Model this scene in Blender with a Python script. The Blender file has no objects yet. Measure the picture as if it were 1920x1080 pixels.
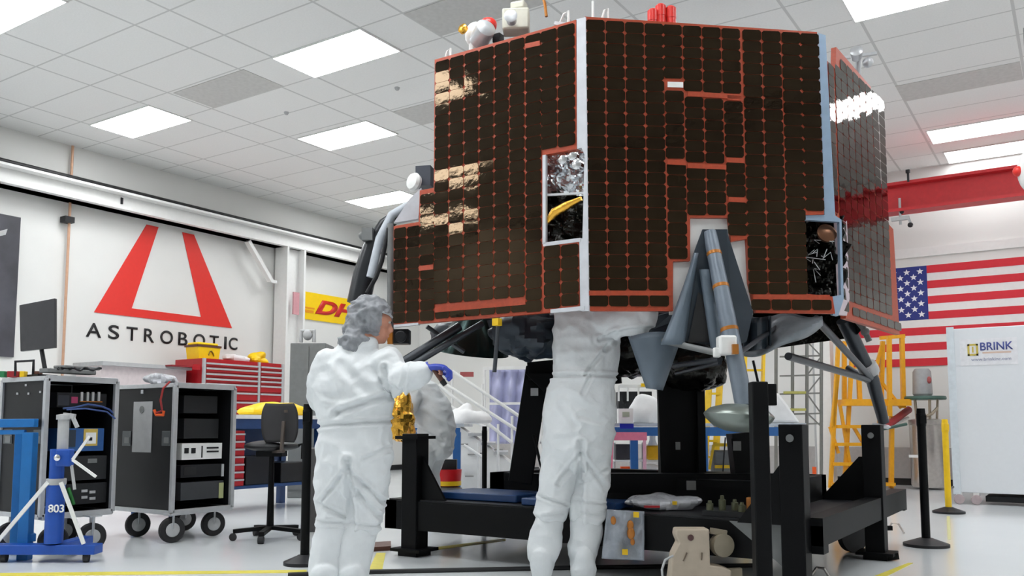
import bpy, bmesh, math, random
from mathutils import Vector, Matrix, noise
random.seed(7)
SC = bpy.context.scene
COL = SC.collection
# ------------------------------------------------------------------ camera
FPX, PITCH, YAW, CYP, CAMH = 1629.8, math.radians(5.126), math.radians(33.257), 653.1, 0.86
cd = bpy.data.cameras.new('camera'); cam = bpy.data.objects.new('camera', cd); COL.objects.link(cam)
cam.location = (0, 0, CAMH); cam.rotation_euler = (math.pi/2 + PITCH, 0, YAW)
cd.sensor_fit = 'HORIZONTAL'; cd.sensor_width = 36; cd.lens = 36*FPX/1920
cd.shift_y = (CYP-540)/1920; cd.clip_start = .05; cd.clip_end = 100
SC.camera = cam
# ------------------------------------------------------------------ world, exposure
w = bpy.data.worlds.new('world'); SC.world = w; w.use_nodes = True
w.node_tree.nodes['Background'].inputs[0].default_value = (.8, .85, .9, 1)
w.node_tree.nodes['Background'].inputs[1].default_value = .25
SC.view_settings.view_transform = 'Standard'; SC.view_settings.look = 'None'
SC.view_settings.exposure = -0.08; SC.view_settings.gamma = 1
LIGHT_STRENGTH = 21.0

# ------------------------------------------------------------------ geometry of the view: a pixel read off the photo -> a point in the room
O = Vector((0, 0, CAMH)); Z = Vector((0, 0, 1))
F = Vector((-math.sin(YAW), math.cos(YAW), 0)); R = Vector((math.cos(YAW), math.sin(YAW), 0))
FP = F*math.cos(PITCH)+Z*math.sin(PITCH); UP = -F*math.sin(PITCH)+Z*math.cos(PITCH)
def ray(x, y): return FP+R*((x-960)/FPX)+UP*((CYP-y)/FPX)
def onz(x, y, z): r = ray(x, y); return O+r*((z-CAMH)/r.z)
def onx(x, y, X): r = ray(x, y); return O+r*(X/r.x)
def ony(x, y, Y): r = ray(x, y); return O+r*(Y/r.y)
def W(x, y, d): r = ray(x, y); return O+r*(d/r.dot(F))
def onp(x, y, a, n): r = ray(x, y); return O+r*((a-O).dot(n)/r.dot(n))
def V(*a): return Vector(a)

# ------------------------------------------------------------------ materials
MATS = {}
def mat(name, col, rough=.5, metal=0.0, var=.06, bump=0.0, scale=20, coat=0, trans=0, alpha=1, emit=None, estr=0, spec=.5, tint=None, ior=1.5):
    if name in MATS: return MATS[name]
    m = bpy.data.materials.new(name); m.use_nodes = True; nt = m.node_tree; N = nt.nodes; L = nt.links
    b = N['Principled BSDF']
    if len(col) == 3: col = (*col, 1)
    b.inputs['Base Color'].default_value = col; b.inputs['Roughness'].default_value = rough
    b.inputs['Metallic'].default_value = metal; b.inputs['Specular IOR Level'].default_value = spec; b.inputs['IOR'].default_value = ior
    b.inputs['Coat Weight'].default_value = coat; b.inputs['Coat Roughness'].default_value = .08
    b.inputs['Transmission Weight'].default_value = trans; b.inputs['Alpha'].default_value = alpha
    if tint: b.inputs['Specular Tint'].default_value = (*tint, 1)
    if emit: b.inputs['Emission Color'].default_value = (*emit, 1); b.inputs['Emission Strength'].default_value = estr
    tc = N.new('ShaderNodeTexCoord')
    if var or bump:
        nz = N.new('ShaderNodeTexNoise'); nz.inputs['Scale'].default_value = scale; nz.inputs['Detail'].default_value = 5
        L.new(tc.outputs['Object'], nz.inputs['Vector'])
    if var:
        mx = N.new('ShaderNodeMix'); mx.data_type = 'RGBA'; mx.blend_type = 'MULTIPLY'; mx.inputs[0].default_value = 1
        mr = N.new('ShaderNodeMapRange'); mr.inputs[1].default_value = .3; mr.inputs[2].default_value = .7
        mr.inputs[3].default_value = 1-var; mr.inputs[4].default_value = 1+var
        L.new(nz.outputs['Fac'], mr.inputs[0]); mx.inputs[6].default_value = col
        L.new(mr.outputs[0], mx.inputs[7]); L.new(mx.outputs[2], b.inputs['Base Color'])
    if bump:
        bp = N.new('ShaderNodeBump'); bp.inputs['Strength'].default_value = bump; bp.inputs['Distance'].default_value = .02
        L.new(nz.outputs['Fac'], bp.inputs['Height']); L.new(bp.outputs[0], b.inputs['Normal'])
    MATS[name] = m; return m
def rgb(r, g, b):
    f = lambda c: ((c/255+.055)/1.055)**2.4 if c > 10 else c/255/12.92
    return (f(r), f(g), f(b))
wall_m = mat('wall paint', rgb(226, 226, 223), .6, var=.02, scale=1.5)
white_m = mat('white enamel', rgb(232, 232, 230), .4, var=.02)
whitep = mat('white plastic', rgb(238, 238, 236), .35, var=.03)
black_m = mat('black powder coat', rgb(8, 9, 11), .5, var=.2, scale=8, spec=.15)
blk2 = mat('dark charcoal', rgb(30, 31, 34), .5, var=.15, spec=.35)
rubber = mat('rubber', rgb(34, 34, 36), .7)
alu = mat('aluminium', rgb(196, 198, 201), .35, .4, var=.06)
steel = mat('stainless steel', rgb(190, 185, 180), .28, .85, var=.08)
chrome = mat('chrome', rgb(220, 220, 222), .15, 1, var=0)
grey_m = mat('grey paint', rgb(118, 120, 120), .5)
greyl = mat('light grey paint', rgb(180, 181, 182), .5)
blue_m = mat('blue paint', rgb(22, 78, 172), .35)
bluec = mat('cyan blue paint', rgb(20, 108, 178), .4)
blued = mat('navy blue paint', rgb(26, 62, 112), .4)
red_m = mat('red enamel', rgb(176, 24, 34), .3)
redbeam = mat('red crane paint', rgb(196, 40, 46), .4)
redsign = mat('bright red vinyl', rgb(228, 52, 44), .35, var=.02)
yel = mat('yellow paint', rgb(240, 196, 20), .4)
yelo = mat('orange yellow paint', rgb(238, 170, 24), .4)
yel2 = mat('yellow vinyl', rgb(250, 208, 0), .4, var=.02)
org = mat('orange plastic', rgb(230, 90, 30), .4)
pink = mat('pink plastic', rgb(236, 130, 160), .5)
navy = mat('sign blue ink', rgb(62, 72, 140), .5, var=0)
ink = mat('black vinyl lettering', rgb(28, 28, 30), .5, var=0)
kapton = mat('orange polyimide film', rgb(170, 66, 36), .4, var=.12, scale=60)
kapt2 = mat('amber tape', rgb(176, 110, 40), .3, .3)
goldf = mat('gold foil', rgb(232, 176, 70), .22, .9, var=.15, bump=.5, scale=18)
silverf = mat('silver foil', rgb(225, 228, 232), .15, .9, var=.05, bump=.35, scale=9)
darkf = mat('dark foil', rgb(30, 30, 26), .22, .6, var=.4, bump=.9, scale=12)
bluegrey = mat('blue grey blanket', rgb(98, 110, 122), .42, .15, var=.12, bump=.35, scale=5)
bluedark = mat('dark blue grey blanket', rgb(38, 48, 58), .4, .15, var=.15, bump=.35, scale=5)
greyf = mat('grey blanket fabric', rgb(128, 134, 140), .4, .3, var=.2, bump=.8, scale=7)
tubeg = mat('grey composite tube', rgb(116, 126, 138), .38, .2, var=.06)
tubed = mat('dark composite tube', rgb(66, 70, 76), .35, .3)
tubeb = mat('carbon tube', rgb(38, 40, 44), .3, .2)
framew = mat('white edge frame', rgb(206, 208, 214), .4, .2)
frameb = mat('pale blue edge frame', rgb(150, 172, 196), .35, .3)
skin = mat('skin', rgb(206, 146, 122), .5, var=.05)
glove_m = mat('blue nitrile glove', rgb(52, 72, 176), .4)
hair_m = mat('brown hair', rgb(92, 66, 48), .6, bump=.5)
brown = mat('brown handle', rgb(92, 54, 40), .5)
screen = mat('dark monitor glass', rgb(52, 52, 56), .25, var=.05)
bag_purple = mat('blue tinted plastic sheet', rgb(184, 186, 220), .25, var=.15, scale=5, bump=.4)
beige = mat('beige machine paint', rgb(186, 172, 154), .5)
bag_m = mat('clear grey bag film', rgb(168, 174, 184), .15, .25, var=.2, scale=14, bump=.8, alpha=.82)
bag_w = mat('crumpled clear plastic', rgb(206, 208, 214), .15, .1, var=.2, scale=14, bump=.9, alpha=.8)
cloth_w = mat('white drape', rgb(236, 236, 236), .6, bump=.3, scale=8)
tape = mat('yellow floor tape', rgb(222, 208, 70), .5)
glow = mat('troffer diffuser', (1, 1, 1), .5, var=0, emit=(.965, .985, 1), estr=LIGHT_STRENGTH)
green = mat('green plate', rgb(66, 98, 88), .5)
# coverall: white non-woven
cov = mat('white coverall fabric', rgb(226, 230, 232), .55, var=.025, bump=.25, scale=16)
net = mat('grey hair cover film', rgb(152, 155, 160), .35, var=.22, scale=20, bump=.6, alpha=.9)
# solar cell glass
cell = mat('solar cell glass', rgb(9, 6, 6), .03, var=.3, scale=24, bump=.016, ior=1.48, tint=(1, .68, .38))
# floor: glossy pale epoxy
flo = mat('glossy epoxy floor', rgb(234, 238, 240), .16, var=.03, scale=1.2, coat=.1)
# ceiling
def ceiling_mat():
    m = bpy.data.materials.new('ceiling tile'); m.use_nodes = True; nt = m.node_tree; N = nt.nodes; L = nt.links; b = N['Principled BSDF']
    b.inputs['Roughness'].default_value = .8
    tc = N.new('ShaderNodeTexCoord'); sx = N.new('ShaderNodeSeparateXYZ'); L.new(tc.outputs['Object'], sx.inputs[0])
    def line(sock, off, per, wd):
        a = N.new('ShaderNodeMath'); a.operation = 'SUBTRACT'; L.new(sock, a.inputs[0]); a.inputs[1].default_value = off-wd/2
        q = N.new('ShaderNodeMath'); q.operation = 'FLOORED_MODULO'; L.new(a.outputs[0], q.inputs[0]); q.inputs[1].default_value = per
        c = N.new('ShaderNodeMath'); c.operation = 'LESS_THAN'; L.new(q.outputs[0], c.inputs[0]); c.inputs[1].default_value = wd
        return c.outputs[0]
    def mx(a, b2):
        q = N.new('ShaderNodeMath'); q.operation = 'MAXIMUM'; L.new(a, q.inputs[0]); L.new(b2, q.inputs[1]); return q.outputs[0]
    l = mx(mx(line(sx.outputs[0], -6.9, 1.77, .028), line(sx.outputs[0], -5.67, 1.77, .028)), line(sx.outputs[1], 5.96, .612, .02))
    nz = N.new('ShaderNodeTexNoise'); nz.inputs['Scale'].default_value = 60; L.new(tc.outputs['Object'], nz.inputs[0])
    r1 = N.new('ShaderNodeMapRange'); r1.inputs[3].default_value = .93; r1.inputs[4].default_value = 1.05; L.new(nz.outputs[0], r1.inputs[0])
    mm = N.new('ShaderNodeMix'); mm.data_type = 'RGBA'; L.new(l, mm.inputs[0])
    mm.inputs[6].default_value = (*rgb(240, 240, 238), 1); mm.inputs[7].default_value = (*rgb(208, 208, 206), 1)
    m2 = N.new('ShaderNodeMix'); m2.data_type = 'RGBA'; m2.blend_type = 'MULTIPLY'; m2.inputs[0].default_value = 1
    L.new(mm.outputs[2], m2.inputs[6]); L.new(r1.outputs[0], m2.inputs[7]); L.new(m2.outputs[2], b.inputs['Base Color'])
    return m
ceil_m = ceiling_mat()

# ------------------------------------------------------------------ mesh builder
class MB:
    def __init__(s): s.v = []; s.f = []; s.mi = []
    def face(s, pts, mi=0):
        n = len(s.v); s.v += [Vector(p) for p in pts]; s.f.append(list(range(n, n+len(pts)))); s.mi.append(mi); return s
    def mesh(s, vs, fs, mi=0):
        n = len(s.v); s.v += [Vector(p) for p in vs]
        for f in fs: s.f.append([i+n for i in f]); s.mi.append(mi)
        return s
    def hexa(s, p, mi=0):   # p: 8 corners, 4 bottom then 4 top
        return s.mesh(p, [(3, 2, 1, 0), (4, 5, 6, 7), (0, 1, 5, 4), (1, 2, 6, 5), (2, 3, 7, 6), (3, 0, 4, 7)], mi)
    def box(s, c, size, rz=0, mi=0, ax=None):
        c = Vector(c); hx, hy, hz = [q/2 for q in size]
        if ax is None: X = V(math.cos(rz), math.sin(rz), 0); Y = V(-math.sin(rz), math.cos(rz), 0); Zz = V(0, 0, 1)
        else: X, Y, Zz = ax
        P = [c+X*a*hx+Y*b*hy+Zz*e*hz for e in (-1, 1) for a, b in ((-1, -1), (1, -1), (1, 1), (-1, 1))]
        return s.hexa(P, mi)
    def bb(s, a, b, mi=0):
        a = Vector(a); b = Vector(b); return s.box((a+b)/2, [abs(b[i]-a[i]) for i in range(3)], 0, mi)
    def bar(s, a, b, w, h=None, mi=0, up=Z):     # rectangular bar from a to b
        a = Vector(a); b = Vector(b); d = (b-a); Ln = d.length; d.normalize()
        u = Vector(up)
        if abs(d.dot(u)) > .98: u = R
        y = u.cross(d).normalized(); z = d.cross(y)
        return s.box((a+b)/2, (Ln, w, h or w), 0, mi, (d, y, z))
    def prism(s, pts, ex, mi=0, side=None):
        pts = [Vector(p) for p in pts]; ex = Vector(ex); n = len(pts)
        s.face(pts, mi); s.face([p+ex for p in reversed(pts)], mi if side is None else side)
        for i in range(n): j = (i+1) % n; s.face([pts[i], pts[i]+ex, pts[j]+ex, pts[j]], mi if side is None else side)
        return s
    def tube(s, pts, r, n=14, mi=0, caps=True, flat=None):
        pts = [Vector(p) for p in pts]; k = len(pts)
        rs = r if isinstance(r, (list, tuple)) else [r]*k
        base = len(s.v); prev = None
        for i in range(k):
            t = (pts[min(i+1, k-1)]-pts[max(i-1, 0)]).normalized()
            if prev is None:
                u = Z if abs(t.z) < .9 else R
                x = u.cross(t).normalized()
            else: x = (prev-t*prev.dot(t)).normalized()
            prev = x; y = t.cross(x)
            for j in range(n):
                a = 2*math.pi*j/n; s.v.append(pts[i]+x*math.cos(a)*rs[i]+y*math.sin(a)*rs[i])
        for i in range(k-1):
            for j in range(n):
                a = base+i*n+j; b = base+i*n+(j+1) % n; s.f.append([a, b, b+n, a+n]); s.mi.append(mi)
        if caps:
            s.f.append([base+j for j in reversed(range(n))]); s.mi.append(mi)
            s.f.append([base+(k-1)*n+j for j in range(n)]); s.mi.append(mi)
        return s
    def lathe(s, c, prof, n=28, axis=Z, mi=0):    # prof: (radius, height) along axis
        c = Vector(c); axis = Vector(axis).normalized(); u = Z if abs(axis.z) < .9 else V(1, 0, 0)
        x = u.cross(axis).normalized(); y = axis.cross(x); base = len(s.v)
        for r, h in prof:
            for j in range(n):
                a = 2*math.pi*j/n; s.v.append(c+axis*h+(x*math.cos(a)+y*math.sin(a))*max(r, 1e-4))
        for i in range(len(prof)-1):
            for j in range(n):
                a = base+i*n+j; b = base+i*n+(j+1) % n; s.f.append([a, b, b+n, a+n]); s.mi.append(mi)
        s.f.append([base+j for j in reversed(range(n))]); s.mi.append(mi)
        s.f.append([base+(len(prof)-1)*n+j for j in range(n)]); s.mi.append(mi)
        return s
    def ball(s, c, r, mi=0, seg=16, rings=10, ax=None):
        rr = r if isinstance(r, (tuple, list)) else (r, r, r); c = Vector(c); base = len(s.v)
        A = ax or (V(1, 0, 0), V(0, 1, 0), Z)
        for i in range(rings+1):
            th = math.pi*i/rings
            for j in range(seg):
                ph = 2*math.pi*j/seg
                s.v.append(c+A[0]*rr[0]*math.sin(th)*math.cos(ph)+A[1]*rr[1]*math.sin(th)*math.sin(ph)+A[2]*rr[2]*math.cos(th))
        for i in range(rings):
            for j in range(seg):
                a = base+i*seg+j; b = base+i*seg+(j+1) % seg; s.f.append([a, a+seg, b+seg, b]); s.mi.append(mi)
        return s
    def grid(s, fn, nu, nv, mi=0):
        base = len(s.v)
        for i in range(nu+1):
            for j in range(nv+1): s.v.append(Vector(fn(i/nu, j/nv)))
        for i in range(nu):
            for j in range(nv):
                a = base+i*(nv+1)+j; s.f.append([a, a+1, a+nv+2, a+nv+1]); s.mi.append(mi)
        return s
    def build(s, name, mats, parent=None, smooth=True, bevel=0, label=None, origin=None, recalc=True, angle=35, solid=0):
        if not isinstance(mats, (list, tuple)): mats = [mats]
        if parent is not None: o0 = root_loc(parent)
        elif origin is not None: o0 = Vector(origin)
        else:
            xs = [v.x for v in s.v]; ys = [v.y for v in s.v]; zs = [v.z for v in s.v]
            o0 = V((min(xs)+max(xs))/2, (min(ys)+max(ys))/2, min(zs))
        me = bpy.data.meshes.new(name); me.from_pydata([v-o0 for v in s.v], [], s.f)
        for m in mats: me.materials.append(m)
        for p, mi in zip(me.polygons, s.mi): p.material_index = mi; p.use_smooth = smooth
        bm = bmesh.new(); bm.from_mesh(me); bmesh.ops.remove_doubles(bm, verts=bm.verts, dist=1e-5)
        if recalc: bmesh.ops.recalc_face_normals(bm, faces=bm.faces)
        bm.to_mesh(me); bm.free()
        if smooth: me.set_sharp_from_angle(angle=math.radians(angle))
        ob = bpy.data.objects.new(name, me); COL.objects.link(ob)
        if parent is not None: ob.parent = parent
        else: ob.location = o0
        if solid: md = ob.modifiers.new('solid', 'SOLIDIFY'); md.thickness = solid; md.offset = 0
        if bevel: md = ob.modifiers.new('bevel', 'BEVEL'); md.width = bevel; md.segments = 2; md.limit_method = 'ANGLE'
        if label: ob['label'] = label
        return ob
def root_loc(p):
    l = Vector(p.location)
    while p.parent: p = p.parent; l += Vector(p.location)
    return l
def thing(name, loc, label, cat, group=None):
    o = bpy.data.objects.new(name, None); COL.objects.link(o); o.location = loc; o.empty_display_size = .1
    o['label'] = label; o['category'] = cat
    if group: o['group'] = group
    return o
def tag(o, label, cat, group=None, kind=None):
    o['label'] = label; o['category'] = cat
    if group: o['group'] = group
    if kind: o['kind'] = kind
    return o
def struct(o): o['kind'] = 'structure'; return o
def copy_tree(o, parent=None):
    c = o.copy(); COL.objects.link(c)
    if parent is not None: c.parent = parent
    for ch in list(o.children): copy_tree(ch, c)
    return c
def text_mesh(name, txt, M, h, width, m, parent, ext=.004, offset=0, shear=0, spacing=1, label=None):
    cu = bpy.data.curves.new('txt', 'FONT'); cu.body = txt; cu.size = 1; cu.extrude = 0; cu.offset = offset; cu.shear = shear; cu.space_character = spacing
    ob = bpy.data.objects.new('txt', cu); COL.objects.link(ob); bpy.context.view_layer.update()
    me = bpy.data.meshes.new_from_object(ob.evaluated_get(bpy.context.evaluated_depsgraph_get())); bpy.data.objects.remove(ob)
    xs = [v.co.x for v in me.vertices]; ys = [v.co.y for v in me.vertices]
    x0, x1, y0, y1 = min(xs), max(xs), min(ys), max(ys)
    for v in me.vertices:
        v.co = M @ V((v.co.x-x0)/(x1-x0)*width, (v.co.y-y0)/(y1-y0)*h, 0)
    l = root_loc(parent)
    for v in me.vertices: v.co -= l
    me.name = name; me.materials.clear(); me.materials.append(m)
    o = bpy.data.objects.new(name, me); COL.objects.link(o); o.parent = parent
    md = o.modifiers.new('solid', 'SOLIDIFY'); md.thickness = ext; md.offset = 0
    if label: o['label'] = label
    return o
ML = lambda y, z, x: Matrix(((0, 0, 1, x), (1, 0, 0, y), (0, 1, 0, z), (0, 0, 0, 1)))      # writing on a face that looks to +x
MY = lambda x, z, y: Matrix(((1, 0, 0, x), (0, 0, -1, y), (0, 1, 0, z), (0, 0, 0, 1)))      # writing on a face that looks to -y

# ================================================================== room
XL, YB, CZ = -11.45, 13.95, 4.70
XR, YF = 3.6, -5.5
struct(MB().bb((XL-.2, YF-.2, -.2), (XR+.2, YB+.2, 0)).build('floor', flo, smooth=False))
struct(MB().bb((XL-.2, YF-.2, CZ), (XR+.2, YB+.2, CZ+.2)).build('ceiling', ceil_m, smooth=False, origin=(0, 0, 0)))
struct(MB().bb((XL-.2, YF, 0), (XL, YB, CZ)).build('wall_left', wall_m, smooth=False))
struct(MB().bb((XL, YB, 0), (XR, YB+.2, CZ)).build('wall_back', wall_m, smooth=False))
struct(MB().bb((XR, YF, 0), (XR+.2, YB, CZ)).build('wall_right', wall_m, smooth=False))
struct(MB().bb((XL, YF-.2, 0), (XR, YF, CZ)).build('wall_front', wall_m, smooth=False))
struct(MB().bb((XL, YB-.015, 0), (XR, YB, .1)).build('baseboard_back', blk2, smooth=False))
struct(MB().bb((XL, YF, 0), (XL+.015, YB, .1)).build('baseboard_left', blk2, smooth=False))
struct(MB().bb((XL, YB-.02, 3.36), (XR, YB, 3.5)).build('trim_1', white_m, smooth=False))
struct(MB().bb((XL, YB-.012, .1), (XR, YB, .55)).build('trim_2', mat('grey wall guard', rgb(176, 172, 170), .6), smooth=False))
# left wall crane rail: pale beam, black pipe above, column
b = MB().bb((-11.42, 1, 3.89), (-11.2, 13.9, 4.13))
b.bb((-11.42, 1, 4.1), (-11.05, 13.9, 4.13)).bb((-11.42, 1, 3.89), (-11.1, 13.9, 3.92))
tag(b.build('steel_beam', white_m), 'long white steel beam running along the left wall under the ceiling', 'beam')
tag(MB().tube([(-11.25, 1, 4.20), (-11.25, 13.9, 4.20)], .032).build('conduit_pipe', ink), 'thin black pipe running along the top of the white wall beam', 'pipe')
t = thing('steel_column', (-11.25, 10.25, 0), 'white steel column against the left wall with diagonal brace', 'column')
MB().bb((-11.4, 10.02, 0), (-11.1, 10.06, 3.9)).bb((-11.4, 10.40, 0), (-11.1, 10.44, 3.9)).bb((-11.28, 10.06, 0), (-11.24, 10.4, 3.9)).build('post', white_m, t)
a, bq = onx(464, 452, -11.25), onx(507, 527, -11.25)
MB().bar(a, bq, .1, .06).bar(bq, bq+V(0, .12, 0), .05).build('brace', white_m, t)
MB().bb((-11.12, 10.17, 2.75), (-11.09, 10.3, 3.13)).build('notice_plate', mat('pale red notice', rgb(206, 150, 156), .5), t, label='pale red notice')
t = thing('copper_pipe', (-11.38, 6.4, 0), 'thin copper coloured pipe rising up the left wall', 'pipe')
MB().tube([(-11.38, 6.4, 0), (-11.38, 6.4, 4.68)], .018).build('pipe', mat('copper pipe', rgb(206, 164, 136), .4, .3), t)
MB().bb((-11.43, 6.30, 3.6), (-11.3, 6.43, 3.68)).build('clamp', blk2, t)
tag(MB().bb((-11.199, 7.02, 3.98), (-11.18, 7.05, 4.07)).build('beam_clip', blk2), 'small dark clip on the face of the white wall beam', 'clip')

# ceiling troffers
glow2 = mat('dimmed troffer diffuser', (1, 1, 1), .5, var=0, emit=(.965, .985, 1), estr=7)
def troffer(x, y, lab, vis=True):
    t = thing('ceiling_light', (x, y, CZ), lab, 'ceiling light', 'fluorescent ceiling panels')
    MB().bb((x, y, CZ-.012), (x+1.22, y+.59, CZ-.004)).build('diffuser', glow2 if x == -1.46 or x == -1.53 else glow, t, smooth=False)
    fr = MB()
    for a, b2 in (((x-.015, y-.015), (x, y+.605)), ((x+1.22, y-.015), (x+1.235, y+.605)), ((x, y-.015), (x+1.22, y)), ((x, y+.59), (x+1.22, y+.605))):
        fr.bb((*a, CZ-.016), (*b2, CZ-.001))
    fr.build('frame', white_m, t, smooth=False)
unseen = 'white ceiling light panel behind the camera side of the room'
LG = [(-6.9, 5.97, 'bright ceiling panel nearest the solar panel top left corner'),
      (-10.42, 6.08, 'bright ceiling panel closest to the left wall beam, above the red logo'),
      (-8.6, 7.9, 'bright ceiling panel right of and beyond the one above the logo'),
      (-10.37, 10.62, 'farthest bright ceiling panel, just left of the lander antenna'),
      (-8.75, 3.52, 'bright ceiling panel cut by the top left corner of the photo'),
      (-1.63, 7.85, 'bright ceiling panel cut by the top edge right of the lander'),
      (-1.53, 12.2, 'wide bright ceiling panel over the red crane beam'),
      (-1.46, 13.3, 'thin bright ceiling panel just above the red crane beam')]
for x, y, l in LG: troffer(x, y, l)
ordw = ['first', 'second', 'third', 'fourth', 'fifth', 'sixth', 'seventh', 'eighth', 'ninth', 'tenth', 'eleventh']
hid = [(-6.75, .2), (-8.35, -2.5), (-9.9, -4.7), (.18, 10.25), (-3.3, 3.1), (-1.6, .9), (1.9, 7.0), (-5.05, 2.2), (.18, 4.2), (-4.6, 9.9), (-10.4, 1.0)]  # leading panels match the cell reflections, the rest are added unseen fill lights
hx = sorted({h[0] for h in hid})
for x, y in hid:
    troffer(x, y, 'unseen ceiling light panel for fill and cell reflections, %s counted from the left wall side%s' % (ordw[hx.index(x)], ', nearer the lander' if (x, y) in ((.18, 10.25),) else ''))
# ceiling air grilles, flush grey
def grille(x, y, lab):
    b = MB().bb((x, y, CZ-.006), (x+1.22, y+.56, CZ-.001))
    tag(b.build('ceiling_vent', mat('grey vent mesh', rgb(202, 201, 198), .7), smooth=False), lab, 'ceiling vent', 'grey ceiling vents')
grille(-8.62, 6.0, 'grey ceiling vent between the two left bright panels')
grille(-5.12, 5.97, 'grey ceiling vent above the lander thrusters')
grille(-1.6, 10.36, 'grey ceiling vent at right between two bright panels')
grille(-6.9, 7.85, 'grey ceiling vent partly hidden by the lander left edge')
for x, y, l in [(-8.0, 7.15, 'left'), (-6.35, 7.3, 'right')]:
    tag(MB().lathe((x, y, CZ-.03), [(.0, 0), (.02, 0), (.03, .02), (.03, .03)]).build('sprinkler_head', greyl), 'small ceiling sprinkler, the %s one of the two left of the lander' % l, 'sprinkler', 'ceiling sprinklers')

# ------------------------------------------------------------------ left wall signs
xw = XL
t = thing('wall_logo', (xw, 8.0, 2.09), 'large red triangular logo over black ASTROBOTIC lettering on the left wall', 'sign')
e = [(7.60, 3.83), (7.80, 3.83), (7.413, 2.56), (8.60, 2.56), (8.211, 3.83), (8.422, 3.83), (9.195, 2.44), (6.845, 2.44)]
MB().prism([(xw+.004, y, z) for y, z in e], (.006, 0, 0)).build('emblem', redsign, t, smooth=False)
word = 'ASTROBOTIC'; y0, y1 = 6.74, 9.31
cells = [(y0+(y1-y0)*f0, w_) for f0, w_ in [(0, .225), (.128, .165), (.236, .175), (.345, .17), (.45, .215), (.57, .165), (.675, .215), (.79, .175), (.9, .045), (.935, .17)]]
for ch, (yy, ww) in zip(word, cells):
    text_mesh('lettering', ch, ML(yy, 2.09, xw+.008), .2, ww, ink, t, offset=.012)
b = MB().bb((xw+.005, 3.6, 1.74), (xw+.03, 5.78, 3.56)); 
t = thing('wall_poster', (xw, 4.7, 1.74), 'dark poster with pale craft hanging at the left edge of the photo', 'poster')
b.build('sheet', mat('dark poster print', rgb(70, 70, 78), .5, var=.35, scale=2.5), t, smooth=False)
q = MB()
for pts in [[(5.05, 2.35), (5.35, 2.95), (5.45, 2.9), (5.3, 2.3)], [(5.2, 2.2), (5.5, 2.25), (5.52, 2.15), (5.1, 2.1)], [(5.3, 2.5), (5.42, 2.62), (5.47, 2.3), (5.38, 2.2)], [(5.45, 3.3), (5.62, 3.38), (5.6, 3.3), (5.46, 3.24)], [(4.6, 2.1), (5.1, 2.5), (5.1, 2.3), (4.7, 2.0)]]:
    q.prism([(xw+.03, y, z) for y, z in pts], (.003, 0, 0))
q.build('craft_print', greyl, t, smooth=False)
MB().prism([(xw+.031, y, z) for y, z in [(5.2, 2.25), (5.3, 2.45), (5.33, 2.3), (5.3, 2.22)]], (.003, 0, 0)).build('red_mark', redsign, t, smooth=False)
MB().prism([(xw+.031, y, z) for y, z in [(5.2, 2.6), (5.28, 2.75), (5.3, 2.65), (5.24, 2.56)]], (.003, 0, 0)).build('yellow_mark', yel, t, smooth=False)
t = thing('shipping_sign', (xw, 11.3, 2.75), 'yellow sign with slanted red DHL letters on the left wall behind the worker', 'sign')
MB().bb((xw+.005, 10.62, 2.75), (xw+.025, 12.6, 3.24)).build('board', yel2, t, smooth=False)
text_mesh('lettering', 'DHL', ML(10.98, 2.87, xw+.032), .26, 1.3, mat('courier red', rgb(212, 40, 30), .4, var=0), t, offset=.05, shear=.35)
MB().bb((xw+.026, 10.68, 2.87), (xw+.03, 10.95, 2.92)).bb((xw+.026, 10.70, 2.94), (xw+.03, 10.97, 2.97)).build('speed_stripe', mat('courier orange', rgb(232, 150, 10), .4, var=0), t, smooth=False)

# ------------------------------------------------------------------ flag on the back wall, crane beam
t = thing('wall_flag', (-1.55, YB, 1.74), 'large American flag hung flat on the back wall', 'flag')
fx0, fx1, fz0, fz1 = -2.92, -.2, 1.74, 3.22
sh = (fz1-fz0)/13
MB().bb((fx0, YB-.018, fz0), (fx1, YB-.006, fz1)).build('cloth', mat('flag white', rgb(235, 233, 232), .7, var=.02), t, smooth=False)
fr = mat('flag red', rgb(214, 44, 58), .7, var=.03)
q = MB()
for i in range(0, 13, 2):
    z0 = fz1-(i+1)*sh; x0 = -1.83 if i < 7 else fx0
    q.bb((x0, YB-.021, z0), (fx1, YB-.018, z0+sh))
q.build('stripes', fr, t, smooth=False)
MB().bb((fx0, YB-.022, fz1-7*sh), (-1.83, YB-.018, fz1)).build('canton', mat('flag blue', rgb(40, 52, 128), .7), t, smooth=False)
q = MB()
for r_ in range(9):
    n_ = 6 if r_ % 2 == 0 else 5
    for k in range(n_):
        cx = fx0+1.09*((k+.5)/6 if n_ == 6 else (k+1)/6); cz = fz1-7*sh*(r_+1)/10
        pts = [(cx+(.05 if i % 2 == 0 else .021)*math.sin(math.pi*i/5), YB-.0225, cz+(.05 if i % 2 == 0 else .021)*math.cos(math.pi*i/5)) for i in range(10)]
        q.prism(pts, (0, -.002, 0))
q.build('stars', mat('star white', rgb(240, 240, 245), .7, var=0), t, smooth=False)
t = thing('crane_beam', (-1, 12.5, 3.72), 'red steel crane beam crossing high above the flag', 'crane beam')
MB().bb((-4.2, 12.46, 3.75), (XR, 12.5, 4.1)).bb((-4.2, 12.35, 3.72), (XR, 12.62, 3.76)).bb((-4.2, 12.35, 4.08), (XR, 12.62, 4.12)).build('girder', redbeam, t, smooth=False)
q = MB()
for px in (1703,): 
    p = ony(px, 338, 12.34); q.tube([p+V(0, 0, .1), p-V(0, 0, .02)], .015).tube([p+V(0, 0, .1), p+V(0, 0, .14)], .03)
q.build('bolt', blk2, t)
t = thing('cable_trolley', ony(1690, 425, 12.4), 'small pale trolley hanging under the red crane beam', 'trolley')
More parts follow.
